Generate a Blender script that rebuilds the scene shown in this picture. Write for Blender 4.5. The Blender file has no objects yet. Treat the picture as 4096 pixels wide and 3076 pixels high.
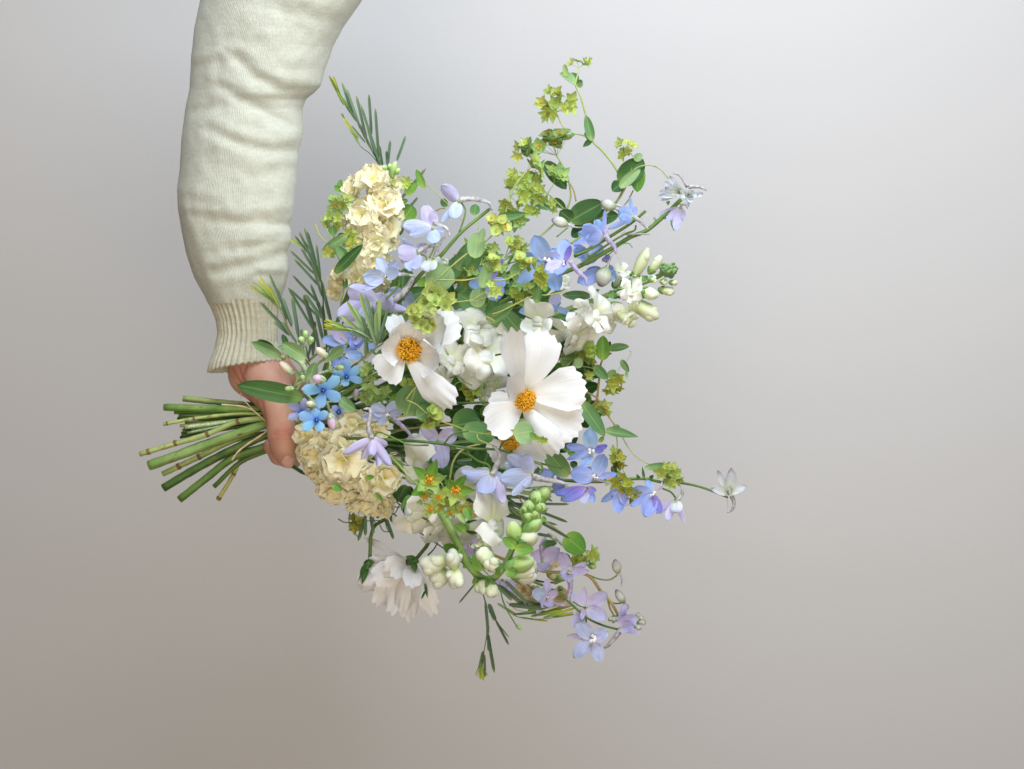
import bpy, math, random
import numpy as np
from mathutils import Vector, noise as mnoise

R = random.Random(7)
SC = bpy.context.scene
COL = SC.collection

# ------------------------------------------------------------------ camera, light, exposure
S = 0.185            # millimetres per photograph pixel in the plane of the hand
CD = 1150.0          # millimetres from the lens to that plane
Z0 = 1100.0          # height of the picture centre above the floor
cam = bpy.data.cameras.new('camera'); camo = bpy.data.objects.new('camera', cam); COL.objects.link(camo)
camo.location = (0, -CD / 1000, Z0 / 1000); camo.rotation_euler = (math.radians(90), 0, 0)
cam.sensor_width = 36; cam.lens = 36 * CD / (4096 * S); cam.clip_start = .02; cam.clip_end = 50
cam.dof.use_dof = True; cam.dof.focus_distance = 1.09; cam.dof.aperture_fstop = 9
SC.camera = camo
w = bpy.data.worlds.new('World'); SC.world = w; w.use_nodes = True
w.node_tree.nodes['Background'].inputs[0].default_value = (1, .9, .84, 1)
w.node_tree.nodes['Background'].inputs[1].default_value = .03
def area(name, loc, target, size, power, col):
    l = bpy.data.lights.new(name, 'AREA'); l.shape = 'RECTANGLE'; l.size, l.size_y = size; l.energy = power; l.color = col
    o = bpy.data.objects.new(name, l); COL.objects.link(o); o.location = loc
    o.rotation_euler = (Vector(target) - Vector(loc)).to_track_quat('-Z', 'Y').to_euler()
area('window_light', (.2, -.47, 1.82), (.15, .36, 1.25), (1.0, .65), 12.8, (.80, .89, 1.0))
area('room_bounce', (.05, -1.7, .6), (0, .1, 1.1), (1.8, 1.1), 18.0, (1.0, .87, .71))
SC.view_settings.view_transform = 'Standard'; SC.view_settings.look = 'None'
SC.view_settings.exposure = .12; SC.view_settings.gamma = 1

# ------------------------------------------------------------------ pixel helpers
class ZM:            # a close-up of the photograph: its corner and its pixels per photograph pixel
    def __init__(s, x, y, k): s.x, s.y, s.k = x, y, k
    def __call__(s, p): return (s.x + p[0] * s.k, s.y + p[1] * s.k)
Z1 = ZM(500, 1200, .5118); Z2 = ZM(1250, 250, .4214); Z3 = ZM(1150, 900, .4214); Z4 = ZM(1950, 150, .4817)
Z5 = ZM(1800, 850, .4521); Z6 = ZM(1400, 1200, .4747); Z7 = ZM(1100, 1550, .3612); Z8 = ZM(600, 0, .9336)
B1 = ZM(1550, 1650, .4213); B2 = ZM(2200, 1650, .3843); B3 = ZM(1350, 2000, .4515); B4 = ZM(1900, 2050, .3914)
B5 = ZM(1500, 700, .3612); B6 = ZM(950, 1050, .4215); B7 = ZM(2250, 1300, .3613); B8 = ZM(2250, 650, .3913)
FX = ZM(0, 0, 1); DX = ZM(0, 0, 1.8517)
def px2(z, p, d):    # picture point at d millimetres in front of the hand plane -> metres
    x, y = z(p); f = (CD - d) / CD * S
    return Vector(((x - 2048) * f, -d, (1538 - y) * f + Z0)) / 1000
def mm(z, v, d): return v * z.k * S * (CD - d) / CD / 1000
CAM = Vector((0, -CD / 1000, Z0 / 1000))

# ------------------------------------------------------------------ materials
def lin(c): return tuple(((v / 255) / 12.92 if v / 255 < .04045 else ((v / 255 + .055) / 1.055) ** 2.4) for v in c) + (1,)
def lin2(c, g=1.24, ds=.04):
    r = lin(c)[:3]; k = min(g, max(1, .95 / max(r))); r = [v * k for v in r]; y = .25 * r[0] + .6 * r[1] + .15 * r[2]
    return tuple(v + (y - v) * ds for v in r) + (1,)
MAT = {}
def nodes(name):
    m = bpy.data.materials.new(name); m.use_nodes = True; nt = m.node_tree; nt.nodes.clear(); MAT[name] = m
    return m, nt, nt.nodes.new, nt.links.new
def sheet_mat(name, stops, vein=.12, transl=.3, rough=.55, vv=.12, hv=.012, vs=(26, 1.6), spec=.25, bump=.15, blot=.0, blotc=None, midrib=None):
    m, nt, N, L = nodes(name)
    out = N('ShaderNodeOutputMaterial'); uv = N('ShaderNodeUVMap'); sep = N('ShaderNodeSeparateXYZ'); L(uv.outputs[0], sep.inputs[0])
    ramp = N('ShaderNodeValToRGB'); e = ramp.color_ramp.elements
    e[0].position, e[0].color = stops[0][0], lin2(stops[0][1]); e[1].position, e[1].color = stops[-1][0], lin2(stops[-1][1])
    for p, c in stops[1:-1]:
        k = e.new(p); k.color = lin2(c)
    oi = N('ShaderNodeObjectInfo')
    mp = N('ShaderNodeMapping'); mp.inputs['Scale'].default_value = (vs[0], vs[1], 1); L(uv.outputs[0], mp.inputs[0])
    mulr = N('ShaderNodeMath'); mulr.operation = 'MULTIPLY'; mulr.inputs[1].default_value = 37; L(oi.outputs['Random'], mulr.inputs[0])
    cmb = N('ShaderNodeCombineXYZ'); L(mulr.outputs[0], cmb.inputs[0]); L(mulr.outputs[0], cmb.inputs[2]); L(cmb.outputs[0], mp.inputs['Location'])
    nz = N('ShaderNodeTexNoise'); nz.inputs['Scale'].default_value = 1; nz.inputs['Detail'].default_value = 3; L(mp.outputs[0], nz.inputs['Vector'])
    # wobble the ramp coordinate a little
    geo = N('ShaderNodeTexCoord')
    nb = N('ShaderNodeTexNoise'); nb.inputs['Scale'].default_value = 130; nb.inputs['Detail'].default_value = 3; L(geo.outputs['Object'], nb.inputs['Vector'])
    ma = N('ShaderNodeMath'); ma.operation = 'MULTIPLY_ADD'; ma.inputs[1].default_value = .22; L(nb.outputs[0], ma.inputs[0])
    sb = N('ShaderNodeMath'); sb.operation = 'SUBTRACT'; sb.inputs[1].default_value = .11; L(sep.outputs[1], sb.inputs[0]); L(sb.outputs[0], ma.inputs[2])
    L(ma.outputs[0], ramp.inputs[0])
    hsv = N('ShaderNodeHueSaturation'); L(ramp.outputs[0], hsv.inputs['Color'])
    mr = N('ShaderNodeMapRange'); mr.inputs[1].default_value = .3; mr.inputs[2].default_value = .7; mr.inputs[3].default_value = 1 - vein; mr.inputs[4].default_value = 1 + vein * .5
    L(nz.outputs[0], mr.inputs[0])
    r2 = N('ShaderNodeMapRange'); r2.inputs[3].default_value = 1 - vv; r2.inputs[4].default_value = 1 + vv * .4; L(oi.outputs['Random'], r2.inputs[0])
    mv = N('ShaderNodeMath'); mv.operation = 'MULTIPLY'; L(mr.outputs[0], mv.inputs[0]); L(r2.outputs[0], mv.inputs[1])
    L(mv.outputs[0], hsv.inputs['Value'])
    fr = N('ShaderNodeMath'); fr.operation = 'FRACT'; L(mulr.outputs[0], fr.inputs[0])
    r3 = N('ShaderNodeMapRange'); r3.inputs[3].default_value = .5 - hv; r3.inputs[4].default_value = .5 + hv; L(fr.outputs[0], r3.inputs[0]); L(r3.outputs[0], hsv.inputs['Hue'])
    colr = hsv.outputs[0]
    if midrib:
        ab = N('ShaderNodeMath'); ab.operation = 'SUBTRACT'; ab.inputs[1].default_value = .5; L(sep.outputs[0], ab.inputs[0])
        a2 = N('ShaderNodeMath'); a2.operation = 'ABSOLUTE'; L(ab.outputs[0], a2.inputs[0])
        m2 = N('ShaderNodeMapRange'); m2.inputs[1].default_value = .012; m2.inputs[2].default_value = .045; m2.inputs[3].default_value = .4; m2.inputs[4].default_value = 0; L(a2.outputs[0], m2.inputs[0])
        mx = N('ShaderNodeMix'); mx.data_type = 'RGBA'; L(m2.outputs[0], mx.inputs[0]); L(colr, mx.inputs[6]); mx.inputs[7].default_value = lin2(midrib); colr = mx.outputs[2]
    if blot:
        n3 = N('ShaderNodeTexNoise'); n3.inputs['Scale'].default_value = 210; n3.inputs['Detail'].default_value = 4; L(geo.outputs['Object'], n3.inputs['Vector'])
        m3 = N('ShaderNodeMapRange'); m3.inputs[1].default_value = .60; m3.inputs[2].default_value = .74; m3.inputs[4].default_value = blot; L(n3.outputs[0], m3.inputs[0])
        mx = N('ShaderNodeMix'); mx.data_type = 'RGBA'; L(m3.outputs[0], mx.inputs[0]); L(colr, mx.inputs[6]); mx.inputs[7].default_value = lin2(blotc); colr = mx.outputs[2]
    bs = N('ShaderNodeBsdfPrincipled'); bs.inputs['Roughness'].default_value = rough; bs.inputs['Specular IOR Level'].default_value = spec; L(colr, bs.inputs['Base Color'])
    bp = N('ShaderNodeBump'); bp.inputs['Strength'].default_value = bump; bp.inputs['Distance'].default_value = .0008; L(nz.outputs[0], bp.inputs['Height']); L(bp.outputs[0], bs.inputs['Normal'])
    if transl > 0:
        tr = N('ShaderNodeBsdfTranslucent'); L(colr, tr.inputs['Color']); mix = N('ShaderNodeMixShader'); mix.inputs[0].default_value = transl
        L(bs.outputs[0], mix.inputs[1]); L(tr.outputs[0], mix.inputs[2]); L(mix.outputs[0], out.inputs[0])
    else: L(bs.outputs[0], out.inputs[0])
    return m
def solid_mat(name, c1, c2, scale=120, rough=.6, spec=.3, bump=.2, stretch=(1, 1, 1), vv=.1, detail=4, sss=0, dist=.0006, lo=.35, hi=.65):
    m, nt, N, L = nodes(name)
    out = N('ShaderNodeOutputMaterial'); tc = N('ShaderNodeTexCoord'); mp = N('ShaderNodeMapping'); mp.inputs['Scale'].default_value = stretch
    L(tc.outputs['Object'], mp.inputs[0]); nz = N('ShaderNodeTexNoise'); nz.inputs['Scale'].default_value = scale; nz.inputs['Detail'].default_value = detail; L(mp.outputs[0], nz.inputs['Vector'])
    mr = N('ShaderNodeMapRange'); mr.inputs[1].default_value = lo; mr.inputs[2].default_value = hi; L(nz.outputs[0], mr.inputs[0])
    mx = N('ShaderNodeMix'); mx.data_type = 'RGBA'; mx.inputs[6].default_value = lin2(c1, 1.08); mx.inputs[7].default_value = lin2(c2, 1.08); L(mr.outputs[0], mx.inputs[0])
    oi = N('ShaderNodeObjectInfo'); r2 = N('ShaderNodeMapRange'); r2.inputs[3].default_value = 1 - vv; r2.inputs[4].default_value = 1 + vv; L(oi.outputs['Random'], r2.inputs[0])
    hsv = N('ShaderNodeHueSaturation'); L(mx.outputs[2], hsv.inputs['Color']); L(r2.outputs[0], hsv.inputs['Value'])
    colr = hsv.outputs[0]
    if name.startswith('stem') and name != 'stem_fuzzy':
        uvn = N('ShaderNodeUVMap'); m5 = N('ShaderNodeMapping'); m5.inputs['Scale'].default_value = (9, 14, 1); L(uvn.outputs[0], m5.inputs[0])
        n5 = N('ShaderNodeTexNoise'); n5.inputs['Scale'].default_value = 1; n5.inputs['Detail'].default_value = 4; L(m5.outputs[0], n5.inputs['Vector'])
        r5 = N('ShaderNodeMapRange'); r5.inputs[1].default_value = .35; r5.inputs[2].default_value = .65; r5.inputs[3].default_value = .78; r5.inputs[4].default_value = 1.15; L(n5.outputs[0], r5.inputs[0])
        h5 = N('ShaderNodeHueSaturation'); L(colr, h5.inputs['Color']); L(r5.outputs[0], h5.inputs['Value'])
        n6 = N('ShaderNodeTexNoise'); n6.inputs['Scale'].default_value = 95; n6.inputs['Detail'].default_value = 5; L(tc.outputs['Object'], n6.inputs['Vector'])
        r6 = N('ShaderNodeMapRange'); r6.inputs[1].default_value = .60; r6.inputs[2].default_value = .72; r6.inputs[4].default_value = .65; L(n6.outputs[0], r6.inputs[0])
        x6 = N('ShaderNodeMix'); x6.data_type = 'RGBA'; L(r6.outputs[0], x6.inputs[0]); L(h5.outputs[0], x6.inputs[6]); x6.inputs[7].default_value = lin2((120, 96, 56)); colr = x6.outputs[2]
    bs = N('ShaderNodeBsdfPrincipled'); bs.inputs['Roughness'].default_value = rough; bs.inputs['Specular IOR Level'].default_value = spec; L(colr, bs.inputs['Base Color'])
    if sss:
        bs.inputs['Subsurface Weight'].default_value = sss; bs.inputs['Subsurface Radius'].default_value = (1, .35, .2); bs.inputs['Subsurface Scale'].default_value = .004
    bp = N('ShaderNodeBump'); bp.inputs['Strength'].default_value = bump; bp.inputs['Distance'].default_value = dist; L(nz.outputs[0], bp.inputs['Height']); L(bp.outputs[0], bs.inputs['Normal'])
    L(bs.outputs[0], out.inputs[0]); return m

sheet_mat('cream', [(0, (222, 224, 128)), (.16, (255, 240, 176)), (.5, (255, 247, 206)), (1, (255, 248, 214))], vein=.08, transl=.14, bump=.25, vs=(14, 1.2), vv=.06)
sheet_mat('peach', [(0, (220, 198, 120)), (.4, (252, 234, 186)), (1, (253, 238, 200))], vein=.10, transl=.3)
sheet_mat('cosmos_white', [(0, (226, 228, 208)), (.18, (240, 240, 237)), (1, (247, 248, 249))], vein=.08, transl=.14, rough=.55, vs=(46, .7), bump=.18, vv=.04, blot=.03, blotc=(190, 170, 150))
sheet_mat('cosmos_pink', [(0, (228, 220, 200)), (.3, (246, 243, 240)), (1, (249, 247, 246))], vein=.07, transl=.26, rough=.55, vs=(40, .8), bump=.15, vv=.05, blot=.06, blotc=(214, 184, 160))
sheet_mat('snap_white', [(0, (214, 222, 168)), (.3, (240, 241, 224)), (1, (248, 248, 242))], vein=.05, transl=.15, vv=.05, bump=.1)
sheet_mat('snap_green', [(0, (190, 206, 130)), (.45, (226, 233, 190)), (1, (240, 243, 216))], vein=.06, transl=.15, vv=.08, bump=.1)
sheet_mat('bud_snap', [(0, (186, 204, 128)), (.45, (226, 233, 198)), (1, (243, 246, 230))], vein=.06, transl=.1, vv=.05, bump=.1)
sheet_mat('del_blue', [(0, (206, 214, 242)), (.3, (166, 188, 238)), (.8, (150, 177, 236)), (.93, (146, 172, 226)), (1, (118, 142, 166))], vein=.24, transl=.2, hv=.02, blot=.12, blotc=(90, 100, 190))
sheet_mat('del_pale', [(0, (222, 225, 240)), (.3, (200, 210, 242)), (.8, (190, 203, 240)), (.95, (190, 203, 230)), (1, (146, 162, 156))], vein=.24, transl=.2, hv=.02, blot=.25, blotc=(160, 150, 205))
sheet_mat('del_lav', [(0, (210, 206, 222)), (.3, (192, 186, 222)), (.8, (194, 190, 226)), (.95, (192, 196, 226)), (1, (144, 156, 154))], vein=.24, transl=.2, hv=.02, blot=.3, blotc=(140, 120, 190))
sheet_mat('del_mauve', [(0, (214, 205, 220)), (.3, (200, 190, 224)), (.8, (196, 190, 230)), (.95, (186, 190, 225)), (1, (120, 140, 140))], vein=.24, transl=.2, hv=.015, blot=.25, blotc=(160, 140, 195))
sheet_mat('del_purple', [(0, (170, 150, 210)), (.5, (140, 128, 215)), (1, (120, 140, 220))], vein=.2, transl=.3, hv=.02, blot=.3, blotc=(110, 80, 170))
sheet_mat('del_white', [(0, (196, 204, 160)), (.3, (226, 230, 222)), (.75, (216, 222, 232)), (1, (168, 166, 172))], vein=.18, transl=.3, hv=.02, blot=.25, blotc=(170, 170, 190))
sheet_mat('tweedia_blue', [(0, (110, 150, 222)), (.2, (125, 182, 240)), (.7, (150, 204, 247)), (1, (165, 210, 250))], vein=.07, transl=.25, hv=.012, blot=.3, blotc=(130, 165, 236))
sheet_mat('tweedia_lilac', [(0, (110, 130, 210)), (.3, (170, 185, 238)), (1, (200, 200, 240))], vein=.08, transl=.25)
sheet_mat('bud_cream', [(0, (200, 205, 150)), (.4, (236, 230, 196)), (1, (242, 222, 206))], vein=.15, transl=.1, vs=(20, 1))
sheet_mat('bud_pink', [(0, (190, 180, 190)), (.4, (214, 188, 206)), (1, (226, 196, 214))], vein=.15, transl=.1, vs=(20, 1))
sheet_mat('bud_green', [(0, (122, 164, 80)), (.5, (164, 198, 112)), (1, (200, 220, 156))], vein=.12, transl=.1, vs=(20, 1))
sheet_mat('bud_grey', [(0, (150, 165, 110)), (.4, (206, 208, 190)), (.8, (186, 186, 178)), (1, (120, 100, 120))], vein=.25, transl=.12, vs=(24, 1))
sheet_mat('leaf_glauc', [(0, (150, 174, 104)), (.25, (108, 148, 88)), (.8, (98, 142, 84)), (1, (118, 150, 82))], vein=.16, transl=.22, rough=.5, vs=(16, 2), hv=.015, vv=.22, midrib=(178, 192, 110))
sheet_mat('leaf_pale', [(0, (166, 188, 122)), (.3, (148, 178, 122)), (1, (142, 174, 116))], vein=.12, transl=.22, rough=.5, vs=(16, 2), vv=.12, midrib=(196, 200, 120))
sheet_mat('leaf_dark', [(0, (104, 136, 66)), (.3, (66, 104, 48)), (1, (62, 100, 48))], vein=.18, transl=.2, rough=.45, vs=(16, 2), vv=.25, hv=.015, midrib=(128, 165, 90))  # deep green, darkened further to put the bouquet's inner shade into the colour
sheet_mat('leaf_bright', [(0, (148, 184, 76)), (.4, (110, 160, 60)), (1, (98, 148, 58))], vein=.18, transl=.25, rough=.45, vs=(16, 2), vv=.14, midrib=(170, 200, 110))
sheet_mat('leaf_fuzzy', [(0, (150, 172, 120)), (.4, (118, 152, 94)), (1, (116, 150, 94))], vein=.2, transl=.18, rough=.8, vs=(16, 3), vv=.12, midrib=(176, 200, 150))
sheet_mat('bract', [(0, (200, 208, 108)), (.5, (180, 198, 102)), (.85, (164, 186, 96)), (1, (146, 156, 84))], vein=.16, transl=.28, vv=.2, hv=.02)
sheet_mat('bract_green', [(0, (182, 200, 112)), (.5, (158, 188, 112)), (1, (142, 172, 100))], vein=.16, transl=.25, vv=.2, hv=.02)
sheet_mat('bract_pale', [(0, (196, 210, 120)), (.5, (198, 214, 124)), (1, (180, 186, 90))], vein=.12, transl=.28, vv=.12, hv=.015)
sheet_mat('bract_olive', [(0, (176, 184, 80)), (.5, (168, 180, 76)), (1, (144, 162, 70))], vein=.16, transl=.25, vv=.2, hv=.02)
sheet_mat('needle', [(0, (92, 108, 76)), (.3, (86, 110, 82)), (.85, (94, 118, 82)), (1, (124, 134, 70))], vein=.12, transl=.12, rough=.5, vv=.2, hv=.02, vs=(4, 3))
sheet_mat('needle_light', [(0, (130, 155, 110)), (.5, (138, 168, 112)), (1, (158, 180, 90))], vein=.12, transl=.15, vv=.15, hv=.02, vs=(4, 3))
sheet_mat('needle_tip', [(0, (110, 140, 60)), (.5, (140, 165, 60)), (1, (172, 168, 50))], vein=.12, transl=.15, vv=.15, hv=.02, vs=(4, 3))
solid_mat('stem_green', (84, 120, 44), (122, 152, 72), 60, .5, .35, .2, (1, 1, 1), .12)
solid_mat('stem_mid', (112, 146, 66), (146, 174, 98), 60, .5, .35, .2)
solid_mat('stem_dark', (62, 92, 36), (92, 122, 52), 60, .5, .35, .2, (1, 1, 1), .15)
solid_mat('stem_pale', (148, 172, 92), (178, 190, 118), 90, .55, .3, .15)
solid_mat('stem_yellow', (168, 172, 84), (190, 186, 104), 90, .55, .3, .15)
solid_mat('stem_tan', (150, 122, 66), (176, 158, 92), 90, .6, .25, .3)
solid_mat('stem_fuzzy', (150, 176, 124), (196, 208, 172), 500, .9, .1, .8)
solid_mat('node_brown', (116, 88, 52), (150, 122, 74), 200, .7, .2, .4)
solid_mat('pith', (190, 196, 130), (214, 214, 160), 300, .8, .2, .3)
solid_mat('spur_grey', (150, 146, 150), (208, 204, 202), 330, .8, .2, 1.0, (1, 1, 1), .1, 4, 0, .0012)
solid_mat('spur_lilac', (158, 146, 184), (198, 188, 208), 330, .8, .2, .8, (1, 1, 1), .1, 4, 0, .001)
solid_mat('bee', (222, 216, 226), (244, 240, 232), 400, .8, .2, .9, (1, 1, 1), .06, 4, 0, .001)
solid_mat('calyx_green', (100, 146, 70), (132, 172, 94), 150, .6, .3, .2)
solid_mat('calyx_dark', (44, 66, 34), (76, 100, 54), 150, .6, .3, .2)
solid_mat('sepal_green', (120, 160, 84), (150, 182, 104), 200, .6, .3, .2)
solid_mat('tip_green', (106, 140, 84), (140, 170, 110), 300, .7, .2, .4)
solid_mat('disc_yellow', (196, 130, 8), (236, 178, 20), 500, .7, .2, .3)
solid_mat('pollen', (226, 160, 10), (250, 204, 50), 700, .8, .2, .3, vv=.1)
solid_mat('anther_dark', (40, 26, 12), (70, 44, 18), 500, .6, .3, .2)
solid_mat('floret_yellow', (196, 190, 50), (222, 206, 70), 500, .7, .2, .2)
solid_mat('floret_orange', (214, 140, 16), (240, 176, 36), 500, .7, .2, .2)
solid_mat('floret_green', (130, 150, 84), (176, 184, 110), 500, .7, .2, .2)
solid_mat('tweedia_eye', (20, 80, 170), (60, 130, 210), 600, .5, .3, .2)
solid_mat('raffia', (206, 176, 136), (226, 200, 164), 300, .7, .3, .4, (1, 6, 6))
solid_mat('nail', (206, 158, 146), (220, 176, 162), 120, .32, .5, .05, (1, 1, 1), 0, 2, .2)

# ------------------------------------------------------------------ mesh helpers (all in metres, world space; made local on build)
def crom(pts, sub=6):
    pts = [Vector(p) for p in pts]
    if len(pts) == 2: return [pts[0].lerp(pts[1], i / sub) for i in range(sub + 1)]
    P_ = [pts[0] * 2 - pts[1]] + pts + [pts[-1] * 2 - pts[-2]]; out = []
    for i in range(1, len(P_) - 2):
        p0, p1, p2, p3 = P_[i - 1:i + 3]
        t0 = 0; t1 = t0 + max((p1 - p0).length, 1e-6) ** .5; t2 = t1 + max((p2 - p1).length, 1e-6) ** .5; t3 = t2 + max((p3 - p2).length, 1e-6) ** .5
        for k in range(sub):
            t = t1 + (t2 - t1) * k / sub
            a1 = p0 * ((t1 - t) / (t1 - t0)) + p1 * ((t - t0) / (t1 - t0)); a2 = p1 * ((t2 - t) / (t2 - t1)) + p2 * ((t - t1) / (t2 - t1)); a3 = p2 * ((t3 - t) / (t3 - t2)) + p3 * ((t - t2) / (t3 - t2))
            b1 = a1 * ((t2 - t) / (t2 - t0)) + a2 * ((t - t0) / (t2 - t0)); b2 = a2 * ((t3 - t) / (t3 - t1)) + a3 * ((t - t1) / (t3 - t1))
            out.append(b1 * ((t2 - t) / (t2 - t1)) + b2 * ((t - t1) / (t2 - t1)))
    out.append(pts[-1]); return out
def perp(t):
    a = Vector((0, 0, 1)) if abs(t.z) < .9 else Vector((1, 0, 0)); s = t.cross(a).normalized(); return s, t.cross(s).normalized()
PROF = {
    'ovate': lambda t: 2.05 * (t + .04) ** .62 * max(0, 1.0 - t) ** .52 / 1.0,
    'acute': lambda t: 2.7 * (t + .05) ** .6 * max(0, 1.0 - t) ** 1.05,
    'sepal': lambda t: 2.16 * (t + .03) ** .6 * max(0, 1.0 - t) ** .56,
    'leafp': lambda t: 2.12 * (t + .02) ** .5 * max(0, 1.0 - t) ** .66,
    'obov': lambda t: (.16 + .84 * min(1, t / .66) ** 1.05) * (1 if t < .66 else math.sqrt(max(0, 1 - ((t - .66) / .345) ** 2))),
    'blunt': lambda t: .15 + .85 * min(1, t / .68) ** .8 - .06 * max(0, t - .68),
    'linear': lambda t: min(1, .55 + t * 3) * (1 if t < .8 else math.sqrt(max(.02, 1 - ((t - .8) / .2) ** 2))),
    'round': lambda t: math.sqrt(max(0.0, 1 - (2 * t - 1) ** 2)),
    'strap': lambda t: (.42 + .58 * math.sin(min(1, t / .62) * math.pi / 2)) * (1 if t < .62 else math.sqrt(max(0, 1 - ((t - .62) / .385) ** 2))),
    'fan': lambda t: .28 + .72 * min(1, t / .6),
}
class MB:
    def __init__(s): s.v = []; s.f = []; s.m = []; s.uv = []; s.slots = []
    def mi(s, m):
        if m not in s.slots: s.slots.append(m)
        return s.slots.index(m)
    def grid(s, rows, uvs, mat, close=False):
        i = s.mi(mat); b = len(s.v); n = len(rows[0])
        for r, u in zip(rows, uvs): s.v += r; s.uv += u
        for a in range(len(rows) - 1):
            for c in range(n - 1 if not close else n):
                d = (c + 1) % n
                s.f.append((b + a * n + c, b + a * n + d, b + (a + 1) * n + d, b + (a + 1) * n + c)); s.m.append(i)
        return b
    def tube(s, pts, r, mat, sides=7, sub=5, caps=True, smooth=True, capmat=None, rough=0):
        c = crom(pts, sub) if smooth else [Vector(p) for p in pts]; n = len(c)
        rr = r if callable(r) else ((lambda t: r) if not isinstance(r, (list, tuple)) else (lambda t: r[min(len(r) - 1, int(t * (len(r) - 1)))] * (1 - (t * (len(r) - 1)) % 1) + r[min(len(r) - 1, int(t * (len(r) - 1)) + 1)] * ((t * (len(r) - 1)) % 1)))
        t0 = (c[1] - c[0]).normalized(); u, v = perp(t0); rows = []; uvs = []
        for i in range(n):
            t = (c[min(n - 1, i + 1)] - c[max(0, i - 1)]).normalized()
            u = (u - t * u.dot(t)); u = u.normalized() if u.length > 1e-6 else perp(t)[0]; v = t.cross(u)
            ri = rr(i / (n - 1)) * (1 + (R.uniform(-rough, rough) if rough else 0))
            rows.append([c[i] + (u * math.cos(2 * math.pi * k / sides) + v * math.sin(2 * math.pi * k / sides)) * ri for k in range(sides)])
            uvs.append([(k / sides, i / (n - 1)) for k in range(sides)])
        b = s.grid(rows, uvs, mat, True)
        if caps:
            cm = s.mi(capmat or mat)
            s.f.append(tuple(b + k for k in reversed(range(sides)))); s.m.append(cm)
            e = b + (n - 1) * sides; s.f.append(tuple(e + k for k in range(sides))); s.m.append(s.mi(mat))
    def blob(s, a, b_, w, mat, prof=None, seg=10, rings=7, lobes=0, lobe=.1, flat=1.0, n=None):
        a, b_ = Vector(a), Vector(b_); t = (b_ - a); L = t.length; t = t / L
        if n is None: u, v = perp(t)
        else: v = (n - t * n.dot(t)).normalized(); u = v.cross(t)
        prof = prof or (lambda x: math.sqrt(max(0, 1 - (2 * x - 1) ** 2))); rows = []; uvs = []
        for i in range(rings + 1):
            x = .5 - .5 * math.cos(math.pi * i / rings); r = max(prof(x) * w / 2, w * .004); row = []
            for k in range(seg):
                an = 2 * math.pi * k / seg; rl = r * (1 + lobe * math.cos(lobes * an)) if lobes else r
                row.append(a + t * (L * x) + u * (math.cos(an) * rl) + v * (math.sin(an) * rl * flat))
            rows.append(row); uvs.append([(k / seg, x) for k in range(seg)])
        s.grid(rows, uvs, mat, True)
    def sheet(s, p0, p1, w, n, mat, prof='ovate', nu=6, nv=9, cup=.2, arch=.0, curl=0., ruf=0., rk=2.5, tip=0., teeth=0, ta=.04, fold=0., twist=0., pleat=0., pk=5, rmin=.0, crk=.02):
        p0, p1 = Vector(p0), Vector(p1); a = p1 - p0; L = a.length; t = a / L
        n = n - t * n.dot(t)
        if n.length < 1e-4: n = perp(t)[0]
        n.normalize(); sd = t.cross(n); pr = PROF[prof]; ph = R.uniform(0, 6.28); ph2 = R.uniform(0, 6.28); ph3 = R.uniform(0, 6.28); rows = []; uvs = []
        tw0 = twist
        for j in range(nv + 1):
            v = j / nv; row = []; uvr = []; wv = max(pr(v), rmin) * w / 2
            ca, sa = math.cos(tw0 * v), math.sin(tw0 * v); nn = n * ca + sd * sa; ss = sd * ca - n * sa
            for i in range(nu + 1):
                u = 2 * i / nu - 1
                lv = v * (1 - tip * u * u * v + (ta * math.sin(teeth * math.pi * u + ph3) * v ** 3 if teeth else 0))
                h = arch * L * 4 * v * (1 - v) + curl * L * (max(0, v - .55) / .45) ** 2 - curl * L * .0
                h += cup * wv * u * u * (1 if not fold else 0) + fold * wv * abs(u)
                h += ruf * w * (v ** 1.5) * (math.sin(rk * u * 2 + ph + v * 2) * .6 + .4 * math.sin(rk * 3.7 * u + ph2)) * (abs(u) * .8 + .2)
                h += pleat * w * math.cos(pk * math.pi * u) * math.sin(min(1, v * 1.2) * math.pi * .5) * .5
                h += crk * w * v * mnoise.noise(Vector((u * 1.7 + ph, v * 2.2 * L / w + ph2, ph3))) * 2
                row.append(p0 + t * (L * lv) + ss * (u * wv) + nn * h); uvr.append(((u + 1) / 2, v))
            rows.append(row); uvs.append(uvr)
        s.grid(rows, uvs, mat)
    def build(s, name, parent=None, origin=None, smooth=True):
        o_ = Vector(origin) if origin is not None else s.v[0]
        me = bpy.data.meshes.new(name); me.from_pydata([tuple(Vector(v) - o_) for v in s.v], [], s.f)
        for m in s.slots: me.materials.append(MAT[m])
        me.polygons.foreach_set('material_index', s.m); me.polygons.foreach_set('use_smooth', [smooth] * len(s.f))
        uvl = me.uv_layers.new(name='UVMap'); li = np.empty(len(me.loops), dtype=np.int32); me.loops.foreach_get('vertex_index', li)
        uvl.data.foreach_set('uv', np.array(s.uv, dtype=np.float32)[li].ravel())
        ob = bpy.data.objects.new(name, me); COL.objects.link(ob)
        W[ob.name] = o_
        if parent is not None: ob.parent = parent; ob.location = o_ - W[parent.name]
        else: ob.location = o_
        return ob
W = {}
def thing(name, label, cat, base, group=None):
    o = bpy.data.objects.new(name, None); COL.objects.link(o); o.empty_display_size = .01; o.location = base; W[o.name] = Vector(base)
    o['label'] = label; o['category'] = cat
    if group: o['group'] = group
    return o
def tocam(p): return (CAM - Vector(p)).normalized()
def rv(a=1.): return Vector((R.uniform(-a, a), R.uniform(-a, a), R.uniform(-a, a)))

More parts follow.
